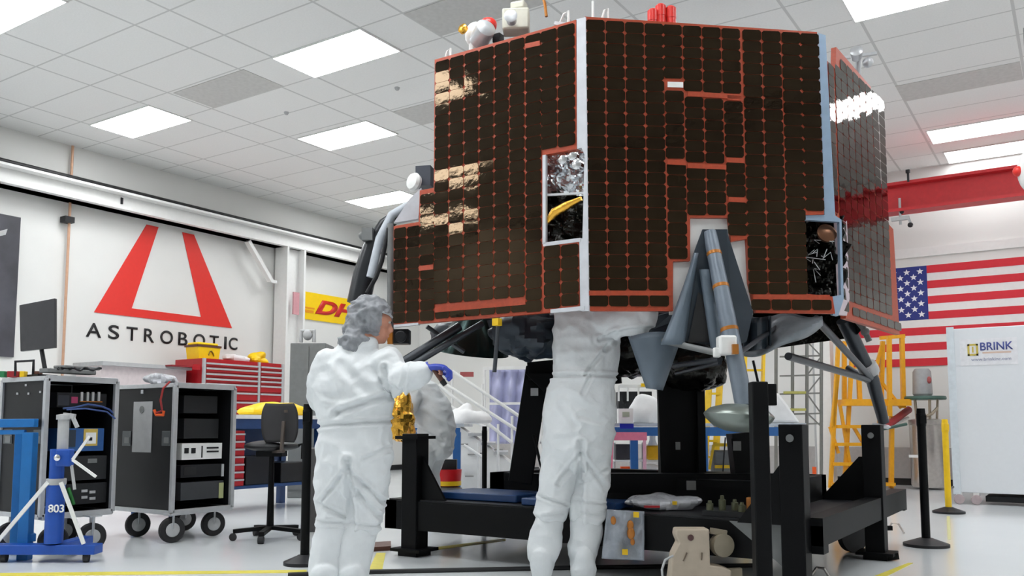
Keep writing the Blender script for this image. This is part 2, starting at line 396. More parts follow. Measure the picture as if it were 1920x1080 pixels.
p = ony(1688, 410, 12.4); MB().box(p, (.22, .06, .05)).bar(p+V(0, 0, .28), p-V(0, 0, .08), .025).bar(p+V(.1, 0, 0), p+V(.14, 0, -.12), .03).build('bracket', greyl, t)
MB().ball(p+V(.12, 0, -.1), .035).ball(p+V(.02, 0, .09), .03).build('wheel', blk2, t)
# warning lamp at right edge
t = thing('ceiling_speaker', ony(1922, 320, 9.5), 'white round hanging fixture cut by the right edge', 'fixture')
c = ony(1936, 320, 9.5); MB().ball(c, (.13, .13, .22)).build('housing', whitep, t)
MB().ball(c+V(-.115, -.05, -.0), (.05, .05, .05)).build('lamp', redsign, t); MB().tube([c, V(c.x, c.y, CZ)], .015).build('rod', greyl, t)

# ================================================================== lander
ZB, ZT = 1.47, 3.09
LC = V(-2.85, 5.67, 0)
lander = thing('lunar_lander', V(-2.85, 5.67, ZB), 'large octagonal lunar lander clad in dark orange-gridded solar panels on a black stand', 'lander')
sA, lA = onz(1098, 583, ZB), onz(737, 612, ZB)
sB, rB = onz(1103, 583, ZB), onz(1565, 588, ZB)
cC, rC = onz(1572, 591, ZB), onz(1685, 628, ZB)
class Plane:
    def __init__(s, a, b): s.a = a; s.t = (b-a).normalized(); s.n = V(s.t.y, -s.t.x, 0); s.L = (b-a).length
    def px(s, x, y, off=0): return onp(x, y, s.a+s.n*off, s.n)
    def uz(s, x, y): p = s.px(x, y); return ((p-s.a).dot(s.t), p.z)
    def pt(s, u, z, off=0): return V(s.a.x, s.a.y, 0)+s.t*u+Z*z+s.n*off
PA, PB, PC = Plane(lA, sA), Plane(sB, rB), Plane(cC, rC)
def chamfer_cell(mb, P, u0, u1, z0, z1, off=.004, mi=1, tilt=.004):
    u0 += .0022; u1 -= .0022; z0 += .0011; z1 -= .0011; c = .0105
    du = random.uniform(-tilt, tilt); dz = random.uniform(-tilt, tilt)
    um, zm = (u0+u1)/2, (z0+z1)/2
    q = [(u0+c, z0), (u1-c, z0), (u1, z0+c), (u1, z1-c), (u1-c, z1), (u0+c, z1), (u0, z1-c), (u0, z0+c)]
    mb.face([P.pt(u, z, off+(u-um)*du*3+(z-zm)*dz*3) for u, z in q], mi)
def panel(P, outline, columns, bars, name='solar_panel', thick=.03, label=None, edge=None):
    mb = MB()
    pts = [P.px(x, y) for x, y in outline]
    mb.prism([p-P.n*.0 for p in pts], -P.n*thick, 0, side=0)
    for (xa, xb), segs in columns:          # boundaries in pixels at the given heights
        for (ya, yb, n) in segs:
            ym = (ya+yb)/2
            k = lambda y: (y-ya)/(yb-ya) if yb != ya else 0
            xl0, xl1 = (xa if not callable(xa) else xa(ya)), (xa if not callable(xa) else xa(yb))
            xr0, xr1 = (xb if not callable(xb) else xb(ya)), (xb if not callable(xb) else xb(yb))
            u0 = (P.uz(xl0, ya)[0]+P.uz(xl1, yb)[0])/2; u1 = (P.uz(xr0, ya)[0]+P.uz(xr1, yb)[0])/2
            z1 = P.uz((xl0+xr0)/2, ya)[1]; z0 = P.uz((xl1+xr1)/2, yb)[1]
            for i in range(n): chamfer_cell(mb, P, u0, u1, z1-(z1-z0)*(i+1)/n, z1-(z1-z0)*i/n)
    for x0, x1, ya, yb in bars:
        mb.prism([P.px(x0, ya, .006), P.px(x1, yb, .006), P.px(x1, yb+9, .006), P.px(x0, ya+9, .006)], P.n*-.004, 0)
    return mb.build(name, [kapton, cell, framew], lander, smooth=False, label=label, recalc=False)
# front panel: lines run with perspective; x of column border k at height y
def bx(k):
    top = 1097+(1530-1097)*k/12; bot = 1103+(1560-1103)*k/12
    return lambda y: top+(bot-top)*(y-32)/(583-32)
tB = lambda k: 36+28*(k+.5)/12
cols = []
P1 = 21.9
def seg(ya, yb): return (ya, yb, max(1, round((yb-ya)/P1)))
for k in range(12):
    t0 = tB(k)
    if k < 4: s_ = [seg(t0, 545), (553, 575, 1)]
    elif k == 4: s_ = [seg(t0, 148), seg(170, 298), seg(306, 486)]
    elif k in (5, 6): s_ = [seg(t0, 172 + (k-5)*3), seg(182+(k-5)*3, 305+(k-5)*2), seg(314+(k-5)*2, 404)]
    elif k == 7: s_ = [seg(t0, 176), seg(190, 296), seg(304, 370), seg(379, 442)]
    elif k == 8: s_ = [seg(t0, 552), (561, 582, 1)]
    elif k in (9, 10): s_ = [seg(t0, 552), (561, 582, 1)]
    else: s_ = [seg(t0, 396)]
    cols.append(((bx(k), bx(k+1)), s_))
# right-hand bottom row continues under the corner window
cols.append(((bx(11), bx(12)), [(561, 582, 1)]))
outB = [(1097, 31), (1532, 60), (1545, 402), (1508, 403), (1514, 551), (1561, 556), (1566, 588), (1417, 586), (1404, 530), (1400, 448), (1371, 453), (1366, 408), (1294, 408), (1294, 489), (1262, 490), (1262, 583), (1103, 583)]
panel(PB, outB, cols, [(1290, 1390, 171, 177), (1252, 1286, 299, 301), (1290, 1362, 306, 309), (1362, 1396, 295, 297), (1366, 1400, 369, 371), (1104, 1258, 545, 545), (1412, 1556, 552, 553), (1364, 1392, 178, 180)], label='front solar panel with notch for the leg')
MB().prism([PB.px(x, y, .008) for x, y in [(1252, 153), (1281, 154), (1281, 164), (1252, 163)]], -PB.n*.004).build('white_patch', whitep, lander, smooth=False)
# left panel
def ax_(k):   # 12 columns from 738 to 1083 of unequal projected width
    edges = [738, 762, 787, 814.5, 842, 869.5, 898, 926.5, 955, 985, 1016, 1048, 1082]
    return lambda y: edges[k]+ (edges[k]-738)/345*(y-300)*.02
def topA(x): return 113+(x-815)*(38-113)/(1080-815)
def botA(x): return 611+(x-737)*(581-611)/(1098-737)
cols = []
for k in range(12):
    xm = [738, 762, 787, 814.5, 842, 869.5, 898, 926.5, 955, 985, 1016, 1048, 1082]; xm = (xm[k]+xm[k+1])/2
    hp = 20.2+ (xm-737)*.0055; bt = botA(xm)-4
    sg = lambda a, b: (a, b, max(1, round((b-a)/hp)))
    if k < 1: s_ = [sg(427, bt)]
    elif k == 1: s_ = [sg(424, bt)]
    elif k == 2: s_ = [sg(363, 497), sg(504, bt)]
    elif 3 <= k <= 8: s_ = [sg(topA(xm)+5, bt-30), (bt-22, bt-2, 1)]
    elif k == 9: s_ = [sg(topA(xm)+5, bt)]
    elif k == 10: s_ = [sg(topA(xm)+5, 279), sg(460, bt-4)]
    else: s_ = [sg(topA(xm)+5, 274), sg(458, bt-6)]
    cols.append(((ax_(k), ax_(k+1)), s_))
outA = [(1080, 37), (815, 112), (813, 352), (787, 357), (785, 416), (738, 424), (738, 611), (1087, 581), (1085, 449), (1018, 459), (1018, 291), (1081, 279)]
panel(PA, outA, cols, [(815, 985, 577, 562), (785, 812, 499, 496), (984, 1012, 82, 76)], label='left solar panel with stepped outer edge')
# right panel, seen almost edge on
def cxp(k):
    return lambda y: (1549+(1634-1549)*k/9)+(y-110)*(.05+.06*k/9)
def topC(x): return 96+(x-1568)*(166-96)/(1633-1568)
cols = []
for k in range(9):
    lo = 588+(k+.5)/9*40
    up = max(118, topC(1549+(1634-1549)*(k+.5)/9)+6) if k < 2 else topC(1549+(1634-1549)*(k+.5)/9)+6
    if k == 0: s_ = [(up, 400, round((400-up)/21.5))]
    elif k == 1: s_ = [(up, lo-8, round((lo-8-up)/21.5))]
    else: s_ = [(up, lo-30, round((lo-30-up)/(21.3-k*.35))), (lo-22, lo-6, 1)]
    cols.append(((cxp(k), cxp(k+1)), s_))
outC = [(1549, 112), (1567, 130), (1568, 88), (1633, 163), (1645, 353), (1655, 357), (1659, 412), (1675, 430), (1687, 628), (1586, 597), (1586, 560), (1584, 412), (1560, 404)]
panel(PC, outC, cols, [], label='right solar panel with sloping top seen edge on')
cols2 = [((lambda y: 1655, lambda y: 1672), [(440, 600, 8)])]
# frame strips
for k_, (off, th_, pl_) in enumerate([
    (.0, .03, [(1081, 36), (1098, 32), (1104, 583), (1088, 583), (1086, 449), (1088, 447), (1092, 447), (1096, 290), (1090, 277), (1082, 279)]),
    (.003, .02, [(1018, 455), (1088, 446), (1088, 453), (1018, 462)]), (.003, .02, [(1017, 291), (1023, 290), (1023, 456), (1017, 458)]),
    (.003, .02, [(738, 609), (784, 605), (784, 609), (738, 614)]), (.003, .02, [(1032, 587), (1096, 581), (1096, 574), (1090, 574), (1032, 580)])]):
    MB().prism([PA.px(x, y, off) for x, y in pl_], -PA.n*th_).build('edge_frame', framew, lander, smooth=False)
q = MB()
PCf = Plane(rB+V(.0, 0, 0), cC)
q.prism([PB.px(x, y, -.01) for x, y in [(1535, 62), (1548, 66), (1566, 404), (1578, 412), (1582, 560), (1572, 592), (1562, 590), (1560, 556), (1577, 553), (1574, 416), (1510, 412), (1509, 403), (1546, 403)]], -PB.n*.03)
q.build('edge_frame', frameb, lander, smooth=False, label='pale blue edge frame')
MB().prism([PC.px(x, y, .004) for x, y in [(1570, 412), (1588, 414), (1593, 560), (1588, 592), (1572, 590), (1577, 560)]], -PC.n*.02).build('edge_frame', mat('pinkish white frame', rgb(202, 188, 196), .4), lander, smooth=False)
# white backing behind the notch of the front panel
MB().prism([PB.px(x, y, -.032) for x, y in [(1250, 395), (1412, 395), (1412, 590), (1255, 590)]], -PB.n*.01).build('notch_backing', whitep, lander, smooth=False)
# window recess on left panel: crumpled foil
def crumple(P, x0, x1, y0, y1, amp, off, nu=26, nv=24, seed=0, fr=9):
    def fn(u, v):
        p = P.px(x0+(x1-x0)*u, y0+(y1-y0)*v, off)
        s_ = noise.noise(p*fr+V(seed, 0, 0)); s2 = noise.noise(p*fr*2.3+V(0, seed, 0))
        return p+P.n*(amp*(abs(s_)*1.6+abs(s2)*.8))
    return fn
MB().grid(crumple(PA, 1014, 1104, 283, 370, .06, -.13), 30, 26).build('foil_blanket', silverf, lander, angle=15, label='crumpled silver foil')
MB().grid(crumple(PA, 1014, 1104, 362, 460, .05, -.14, seed=5), 26, 26).build('foil_blanket', darkf, lander, angle=15, label='dark foil')
gp = [PA.px(x, y, -.03) for x, y in [(1024, 418), (1040, 398), (1062, 386), (1090, 372)]]
MB().tube(gp, [.012, .026, .024, .012]).build('cable_wrap', goldf, lander, label='gold wrapped cable')
MB().bar(PA.px(1022, 366, -.02), PA.px(1100, 362, -.02), .012).build('window_bar', alu, lander)
q = MB()
for x, y in [(1060, 300), (1078, 293), (1086, 310)]:
    q.lathe(PA.px(x, y, -.05), [(.0, 0), (.03, 0), (.03, .03), (.012, .04)], axis=PA.n)
q.build('connector', chrome, lander)
# corner window between front and right panels
MB().grid(crumple(PB, 1505, 1578, 408, 560, .08, -.16, seed=9, fr=14), 26, 34).build('foil_blanket', darkf, lander, angle=15, label='dark crumpled foil in corner window')
q = MB()
for i in range(9):
    x, y = random.uniform(1518, 1570), random.uniform(425, 545)
    a = PB.px(x, y, -.06); q.tube([a, a+V(random.uniform(-.05, .05), 0, random.uniform(-.05, .05)), a+V(random.uniform(-.09, .09), 0, random.uniform(-.04, .04))], .0022, 6)
q.build('harness', alu, lander)
MB().lathe(PB.px(1548, 440, -.06), [(.0, 0), (.05, 0), (.055, .02), (.03, .03)], axis=PB.n+V(0, 0, .3)).build('reaction_thruster', mat('bronze', rgb(112, 78, 58), .3, .8), lander)
# closed octagonal core and rear faces
Ro = 1.68
ang0 = math.atan2(sA.y-LC.y, sA.x-LC.x)
verts8 = [LC+V(math.cos(ang0+i*math.pi/4), math.sin(ang0+i*math.pi/4), 0)*Ro*.975 for i in range(8)]
bi = lambda p, n, o: V(p.x, p.y, 0)-n*o
dk = [bi(W(762, 500, 5.05), PA.n, 0), bi(sA, PA.n, .05), bi(rB, PB.n, .06), bi(rC, PC.n, .06), W(1640, 500, 7.2), W(1400, 500, 7.9), W(1100, 500, 7.9), W(900, 500, 7.2), W(840, 500, 6.2)]
dk[0] = V(PA.px(780, 500).x, PA.px(780, 500).y+.06, 0)
dk = [LC+V(math.cos(a_*math.pi/4+.4), math.sin(a_*math.pi/4+.4), 0)*1.12 for a_ in range(8)]
dt = [V(PA.px(835, 200).x, PA.px(835, 200).y+.06, 0)]+dk[1:3]+[PC.px(1625, 300, -.06)]+[W(1600, 500, 6.6), W(1400, 500, 7.9), W(1100, 500, 7.9), W(950, 500, 7.2), W(880, 500, 5.8)]
for nm, pp, z_, mm in (('lower_deck', dk, ZB+.03, bluedark), ('upper_deck', dt, ZT-.12, framew)):
    MB().prism([V(p.x, p.y, z_) for p in pp], (0, 0, .05)).build(nm, mm, lander, smooth=False)
q = MB()
for i in range(3, 8):
    a, b2 = dt[i], dt[i+1]
    q.prism([V(a.x, a.y, ZB+.08), V(b2.x, b2.y, ZB+.08), V(b2.x, b2.y, ZT-.1), V(a.x, a.y, ZT-.1)], (LC-(a+b2)/2).normalized()*.02)
q.build('rear_panel', darkf, lander, smooth=False)
MB().lathe(LC+V(0, 0, ZB), [(.95, 0), (1.0, .02), (1.0, 1.4), (.9, 1.45)], n=16).build('core', greyf, lander)
# ---- deck top equipment
def topi(px, py, back=.08, P=PA): return P.px(px, py, -back)
c = topi(893, 66, .14); t = MB().ball(c, (.07, .07, .08)).tube([c, V(c.x, c.y, ZT-.1)], .045); t.build('star_tracker', whitep, lander)
MB().ball(c+V(.065, .03, .055), (.06, .05, .05)).build('cap', redsign, lander, label='red protective cap')
MB().lathe(c+V(-.02, -.1, .0), [(.0, 0), (.03, 0), (.03, .02), (.012, .03)], axis=V(0, -1, .2)).build('lens', goldf, lander)
MB().lathe(c+V(.04, -.03, -.06), [(.0, 0), (.06, 0), (.06, .12), (.03, .14)], axis=V(.8, -.5, .3)).build('nozzle', alu, lander)
c = topi(968, 42, .16)
MB().box(c, (.16, .12, .13), .5).box(c+V(.02, 0, .09), (.09, .07, .05), .2).build('antenna_box', mat('ivory box', rgb(206, 204, 190), .5), lander, bevel=.01)
MB().lathe(c+V(.02, -.08, -.03), [(.0, 0), (.03, 0), (.03, .05), (.04, .055), (.03, .06)], axis=V(.4, -.8, .1)).build('nozzle', alu, lander)
MB().tube([c+V(.1, 0, .12), c+V(.17, 0, .15), c+V(.2, 0, .06), c+V(.21, 0, -.02)], .009).build('cable', kapt2, lander)
MB().box(c+V(-.13, 0, -.07), (.05, .05, .05)).build('sensor', blk2, lander)
for px, hh, wd in [(845, .07, .04), (1066, .09, .05), (1112, .12, .0), (1140, .08, .03)]:
    P_ = PA if px < 1090 else PB; a = P_.px(px, 60, -.05); a.z = ZT-.09
    top = V(a.x, a.y, ZT+hh)
    MB().tube([a, top, top-P_.t*wd*.6+Z*-.012, top-P_.t*wd-Z*.05, V(a.x, a.y, ZT-.0)-P_.t*wd] if wd else [a, top], .007, 8).build('lifting_loop' if wd else 'whip_antenna', whitep, lander)
MB().bar(PA.px(1040, 60, -.04)+Z*.05, PB.px(1150, 60, -.04)+Z*.0, .02).build('top_rail', framew, lander)
for dx, hh in ((1224, .09), (1239, .12), (1258, .11)):
    a = PB.px(dx, 40, -.1); MB().lathe(V(a.x, a.y, ZT-.03), [(.028, 0), (.028, hh-.02), (.03, hh-.02), (.03, hh+.04), (.02, hh+.05)]).build('cap', redsign if dx != 1258 else redsign, lander, label='red protective cap')
    MB().lathe(V(a.x, a.y, ZT-.05), [(.034, 0), (.034, .05), (.034, .06)]).build('valve_body', whitep, lander)
c = PC.px(1606, 108, -.12)
q = MB(); q.lathe(c, [(.0, 0), (.035, 0), (.04, .07), (.02, .08)], axis=V(.2, -1, .3)); q.bar(c+V(-.12, 0, .02), c+V(.12, .05, .02), .02).tube([c+V(0, .05, 0), c+V(-.02, .1, -.15)], .02).ball(c+V(.07, 0, -.05), .035)
q.build('thruster_cluster', alu, lander)
# ---- antenna ball left of left panel
c = W(776, 341, 5.45); MB().lathe(c, [(.0, -.03), (.05, -.025), (.06, 0), (.05, .02), (.0, .03)], axis=V(-.2, -1, .1)).build('antenna_dish', whitep, lander)
MB().box(W(797, 333, 5.5), (.1, .1, .13), .4).build('antenna_mount', mat('slate box', rgb(70, 74, 84), .5), lander)
# ---- left leg with hoses
d0 = 5.55
q = MB(); q.tube([W(757, 392, d0), W(722, 420, d0), W(697, 465, d0), W(684, 515, d0), W(672, 570, d0)], [.03, .045, .06, .075, .075]); q.build('leg_strut', tubeb, lander, label='thick carbon black leg tube')
q = MB(); q.tube([W(775, 380, d0-.1), W(735, 403, d0-.1), W(712, 448, d0-.1), W(702, 490, d0-.1), W(695, 520, d0-.1)], .028); q.build('hose', mat('pale hose', rgb(190, 196, 204), .4), lander)
q = MB(); q.tube([W(768, 392, d0-.15), W(728, 430, d0-.15), W(716, 490, d0-.15), W(705, 520, d0-.15), W(688, 550, d0-.15)], .014); q.build('hose', blk2, lander)
MB().box(W(690, 440, d0-.05), (.07, .06, .08), .5).ball(W(681, 442, d0), .03).build('hinge', grey_m, lander)
MB().prism([W(738, 418, d0-.2), W(784, 410, d0-.2), W(790, 352, d0-.2), W(768, 372, d0-.2), W(750, 400, d0-.2)], F*.04).build('mount_plate', framew, lander)
MB().tube([W(733, 420, 5.4), W(732, 640, 5.4)], .022).build('corner_post', grey_m, lander)
# two parallel black tubes low left
for k, (a, b2, r_) in enumerate([((862, 612), (738, 690), .028), ((905, 606), (760, 692), .02), ((800, 612), (870, 660), .014)]):
    MB().tube([W(*a, 5.3), W(*b2, 5.15 if k < 2 else 5.4)], r_).build('leg_strut', tubed, lander)
MB().box(W(752, 632, 5.35), (.11, .1, .09), .55).lathe(W(752, 632, 5.28), [(.035, 0), (.035, .04)], axis=-F).build('camera_box', blk2, lander, bevel=.006)
MB().box(W(732, 630, 5.25), (.03, .03, .1), .5).build('bracket', kapt2, lander)
# ---- engine bells and blankets beneath
c = W(888, 622, 5.75); MB().lathe(c, [(.10, .12), (.16, .03), (.22, -.06), (.25, -.14), (.235, -.14), (.2, -.05), (.09, .1)], axis=V(.2, -.1, 1)).build('engine_bell', mat('engine bell metal', rgb(44, 60, 58), .22, .8), lander)
def blob(c, r, seed, m, name, amp=.25, ax=None, lab=None):
    mb = MB().ball(c, r, seg=40, rings=26, ax=ax)
    for v in mb.v:
        d = (v-Vector(c)); n_ = noise.noise(d*6+V(seed, seed, 0)); n2 = noise.noise(d*15+V(seed, 0, 0))
        v += d*(amp*(abs(n_)-.25)+amp*.4*(abs(n2)-.2))
    return mb.build(name, m, lander, label=lab)
blob(W(990, 630, 5.2), (.22, .22, .15), 3, bluedark, 'engine_blanket', .5)
blob(W(868, 632, 5.9), (.22, .2, .1), 8, bluedark, 'engine_blanket', .4)
blob(W(1060, 620, 5.6), (.3, .25, .14), 13, greyf, 'engine_blanket', .4, lab='grey blanket')
blob(W(1200, 650, 5.7), (.3, .3, .2), 5, darkf, 'engine_blanket', .4, lab='black wrapped engine')
blob(W(1300, 690, 5.6), (.22, .25, .16), 15, darkf, 'engine_blanket', .4, lab='black wrapped engine')
MB().tube([W(934, 612, 4.9), W(927, 698, 4.9)], .012).build('hanging_rod', tubed, lander)
MB().box(W(932, 604, 4.85), (.04, .04, .04)).build('tag_block', yel, lander)
# ---- front leg: tube, fairing blades, clamp, pad, struts
def fairing(pts, m, th=.008, name='fairing', lab=None):
    v = [W(*p) for p in pts]; n_ = (v[1]-v[0]).cross(v[2]-v[0]).normalized()
    return MB().prism(v, n_*th).build(name, m, lander, smooth=False, label=lab)
MB().tube([W(1331, 436, 4.62), W(1362, 590, 4.48), W(1396, 762, 4.36)], [.036, .044, .046], n=24).build('leg_tube', tubeg, lander)
p0_, p1_, p2_ = W(1331, 436, 4.62), W(1362, 590, 4.48), W(1396, 762, 4.36)
for k_ in (.27, .67, 1.17):
    a, d, r0 = (p0_.lerp(p1_, k_), (p1_-p0_).normalized(), .036+.008*k_) if k_ < 1 else (p1_.lerp(p2_, k_-1), (p2_-p1_).normalized(), .044+.002*(k_-1))
    MB().lathe(a-d*.01, [(r0+.0005, 0), (r0+.002, .002), (r0+.002, .018), (r0+.0005, .02)], axis=d).build('tape_band', kapt2, lander, label='amber tape band')
def lblade(u, v):
    l = 1301-(v**1.15)*62; r_ = 1309-v*26
    return W(l+(r_-l)*u, 474+v*172, 4.56+.03*math.sin(v*3)-.03*math.sin(u*3.1))
MB().grid(lblade, 6, 14).build('fairing', bluegrey, lander, solid=.006, label='left pale blade beside the leg')
fairing([(1317, 430, 4.61), (1364, 430, 4.61), (1385, 640, 4.6), (1395, 655, 4.6), (1290, 640, 4.6), (1246, 640, 4.6), (1292, 510, 4.6), (1303, 468, 4.6)], bluedark, lab='dark blade behind the leg')
fairing([(1309, 548, 4.585), (1326, 560, 4.585), (1346, 642, 4.585), (1290, 642, 4.585)], ink, .004, 'gap_shade', 'black sheet for the shaded gap between the blades')  # solid black sheet painting the shade inside the gap
fairing([(1340, 431, 4.6), (1362, 431, 4.6), (1412, 585, 4.6), (1400, 640, 4.58), (1378, 650, 4.56)], bluedark, lab='right dark blade beside the leg')
MB().grid(lambda u, v: W(1311+u*20+v*(22+8*u), 505+v*150, 4.57-.02*math.sin(u*3.1)), 6, 10).build('fairing', bluegrey, lander, solid=.006, label='pale inner blade')
def lowfin(u, v):
    top = (1178+u*102, 628+(1-u)*4+ -8*math.sin(u*3.1)); bot = (1212+u*30, 728+u*4)
    return W(top[0]+(bot[0]-top[0])*v, top[1]+(bot[1]-top[1])*v, 4.7-.05*math.sin(u*3.14)-.04*v)
MB().grid(lowfin, 10, 10).build('fairing', bluegrey, lander, solid=.006, label='broad lower left blade')
fairing([(1180, 605, 5.2), (1262, 585, 5.1), (1290, 590, 5.1), (1275, 640, 5.1), (1200, 640, 5.2)], bluedark)
def rfin(u, v):
    return W(1400+u*142-v*10*(1-u), 592+v*(74-58*u*u)+4*math.sin(u*9), 4.9+.1*math.sin(v*3+u*4))
MB().grid(rfin, 22, 10).build('blanket_skirt', greyf, lander, solid=.008, label='silver grey blanket sagging right of the leg')
MB().grid(lambda u, v: W(1395+u*50, 600+v*60-u*8, 4.8+.05*math.sin(u*9)), 12, 6).build('blanket_skirt', bluedark, lander, solid=.008)
c = W(1362, 648, 4.41); dleg = (W(1396, 762, 4.36)-W(1331, 436, 4.62)).normalized()
MB().box(c, (.09, .09, .1), YAW).build('leg_clamp', whitep, lander, bevel=.012); MB().box(W(1378, 655, 4.36), (.03, .03, .05), YAW).build('clamp_bolt', kapt2, lander)
MB().box(W(1344, 661, 4.4), (.035, .035, .05), YAW).build('clamp_fork', whitep, lander, bevel=.006)
for a, b2, r_ in [((1186, 626, 4.8), (1345, 662, 4.42), .017), ((1240, 640, 5.2), (1330, 624, 4.6), .013), ((1262, 686, 5.1), (1350, 674, 4.5), .016), ((1268, 700, 5.2), (1350, 680, 4.5), .012), ((1460, 610, 5.0), (1378, 668, 4.42), .013)]:
    MB().tube([W(*a), W(*b2)], r_).build('leg_strut', tubed if r_ != .017 else grey_m, lander)
c = W(1385, 784, 4.32)
MB().lathe(c, [(.0, -.07), (.06, -.066), (.12, -.045), (.16, -.01), (.172, .012), (.168, .02), (.14, .045), (.07, .066), (.03, .07), (.0, .07)], n=48, axis=V(.06, .05, 1)).build('footpad', mat('footpad metal', rgb(126, 134, 128), .3, .5), lander)
# ---- right leg
MB().tube([W(1582, 600, 6.4), W(1636, 712, 6.6), W(1657, 792, 6.7)], [.055, .05, .04], n=20).build('leg_tube', tubed, lander)
MB().lathe(W(1632, 700, 6.57), [(.07, 0), (.075, .03), (.07, .08)], axis=(W(1582, 600, 6.4)-W(1636, 712, 6.6))).build('leg_clamp', greyl, lander)
for a, b2 in [((1530, 598, 5.3), (1632, 708, 6.5)), ((1478, 668, 5.2), (1628, 712, 6.5)), ((1590, 690, 6.9), (1640, 722, 6.6))]:
    MB().tube([W(*a), W(*b2)], .024).build('leg_strut', tubed, lander)
MB().lathe(W(1652, 802, 6.7), [(.0, 0), (.05, 0), (.07, .02), (.05, .03)], axis=V(.2, 0, 1)).build('foot_joint', alu, lander)
MB().tube([W(1640, 808, 6.7), W(1700, 795, 6.7)], .012).build('foot_ring', green, lander)
MB().tube([W(1606, 600, 5.9), W(1618, 614, 5.9), W(1630, 640, 5.9)], .02).ball(W(1622, 622, 5.9), .03).build('connector', grey_m, lander)

# ================================================================== platform cart, stand
plat = thing('equipment_platform', V(-2.5, 5.8, 0), 'low black steel platform cart carrying the lander stand', 'platform')
px0, px1, py0, py1 = -4.02, -1.12, 4.55, 7.0
q = MB(); q.bb((px0, py0, .17), (px1-.3, py0+.1, .36)).bb((px1-.32, py0, .22), (px1, py0+.1, .36)).bb((px0, py1-.1, .25), (px1, py1, .36)).bb((px0, py0, .17), (px0+.1, py1, .36)).bb((px1-.1, py0, .26), (px1, py1, .40))
q.bb((-2.6, py0+.1, .2), (-2.5, py1-.1, .34)).build('frame', black_m, plat, smooth=False)
MB().bb((px0+.02, py0+.02, .355), (px1-.02, py1-.02, .37)).build('deck', blk2, plat, smooth=False)
def post(x, y, w_, ht, gus, flange=True, base=True):
    MB().bb((x-w_/2, y-w_/2, 0.01), (x+w_/2, y+w_/2, ht)).build('post', black_m, plat, bevel=.006)
    if flange: MB().bb((x-w_*.75, y-w_*.75, ht-.035), (x+w_*.75, y+w_*.75, ht-.015)).build('flange', black_m, plat, smooth=False)
    if base: MB().bb((x-w_*.95, y-w_*.8, .03), (x+w_*.95, y+w_*.8, .05)).bb((x-w_*.6, y-w_*.6, 0), (x+w_*.6, y+w_*.6, .03)).build('foot_plate', black_m, plat, smooth=False)
    if gus: MB().prism([V(x, y-.01, .36), V(x+gus, y-.01, .36), V(x+gus*.25, y-.01, .66), V(x, y-.01, .66)], (0, .02, 0)).build('gusset', black_m, plat, smooth=False)
post(-3.8, 4.6, .13, .81, .27)
post(-1.24, 4.5, .12, .87, -.3, flange=False)
post(-1.17, 6.12, .12, .87, -.36, flange=False)
post(-3.8, 6.85, .12, .81, .27)
for x, y in ((-1.24, 4.436), (-1.17, 6.056)):
    MB().lathe((x, y, .80), [(.018, 0), (.02, .004), (.018, .008)], axis=V(0, -1, 0)).build('bolt', grey_m, plat)
for px, dd in ((1600, 6.1),):
    p = W(px, 1000, dd)
    MB().lathe(V(p.x, p.y, .12)-R*.03, [(.0, 0), (.06, 0), (.065, .008), (.11, .003), (.12, .01), (.12, .055), (.06, .06)], axis=R*.4-F*.9, n=32).build('wheel', rubber, plat)
p = V(-3.5, 6.6, .1); MB().lathe(p, [(.0, 0), (.1, .005), (.1, .05)], axis=V(1, 0, 0)).build('wheel', rubber, plat)
MB().prism([V(-1.6, 4.54, .36), V(-1.24, 4.54, .36), V(-1.24, 4.54, .08)], (0, .02, 0)).build('gusset', grey_m, plat, smooth=False)
# drawn handle / hitch pieces at the right post
for a, b2, w_ in (((1648, 990, 5.9), (1672, 990, 5.9), .03), ((1655, 1046, 5.7), (1683, 1042, 5.7), .04)): MB().bar(W(*a), W(*b2), w_).build('hitch', black_m, plat)
stand = thing('lander_stand', V(-2.85, 5.7, .37), 'black steel support stand holding the lander up from the platform', 'stand')
q = MB(); zt = .37
q.bb((-3.6, 5.2, zt), (-1.5, 5.32, zt+.16)).bb((-3.6, 6.1, zt), (-1.5, 6.22, zt+.16)).bb((-3.6, 5.2, zt), (-3.48, 6.22, zt+.16)).bb((-1.62, 5.2, zt), (-1.5, 6.22, zt+.16)); q.build('base_frame', black_m, stand, smooth=False)
a, b2 = W(975, 905, 5.95), W(1008, 690, 5.95)
MB().bar(a, b2, .16, .16, up=F).build('leaning_post', black_m, stand, bevel=.006)
MB().bar(W(990, 697, 5.9), W(1060, 690, 5.9), .12).build('top_arm', black_m, stand)
MB().prism([W(985, 700, 5.8), W(1042, 700, 5.8), W(1020, 735, 5.8)], F*.03).build('gusset', black_m, stand, smooth=False)
MB().tube([W(1000, 815, 5.8), W(1019, 893, 5.8)], .01).build('brace_rod', black_m, stand)
MB().box(W(1002, 735, 5.84), (.05, .05, .05), YAW).build('sticker', greyl, stand)
c1, c2 = W(1285, 900, 5.9), W(1265, 690, 5.9)
MB().box((c1+c2)/2, (.27, .22, (c2-c1).length+.35), YAW).build('central_column', black_m, stand, bevel=.01)
MB().bar(W(1238, 690, 5.75), W(1246, 900, 5.75), .05).bar(W(1312, 690, 5.75), W(1316, 900, 5.75), .05).build('column_flange', black_m, stand)
MB().bar(W(1384, 812, 5.7), W(1394, 896, 5.7), .13, up=F).build('side_post', black_m, stand)
MB().bar(W(1372, 818, 5.6), W(1395, 818, 5.6), .03).build('side_cap', black_m, stand)
for p_, z_ in ((W(1382, 836, 5.62), (.05, .01, .06)), (W(1271, 836, 5.73), (.03, .01, .05)), (W(1296, 910, 5.4), (.055, .02, .055))): MB().box(p_, z_, YAW).build('sticker', mat('dull grey sticker', rgb(120, 120, 120), .5), stand, smooth=False)
MB().bar(W(1130, 905, 5.6), W(1430, 905, 5.6), .12).build('cross_beam', black_m, stand)
q = MB()
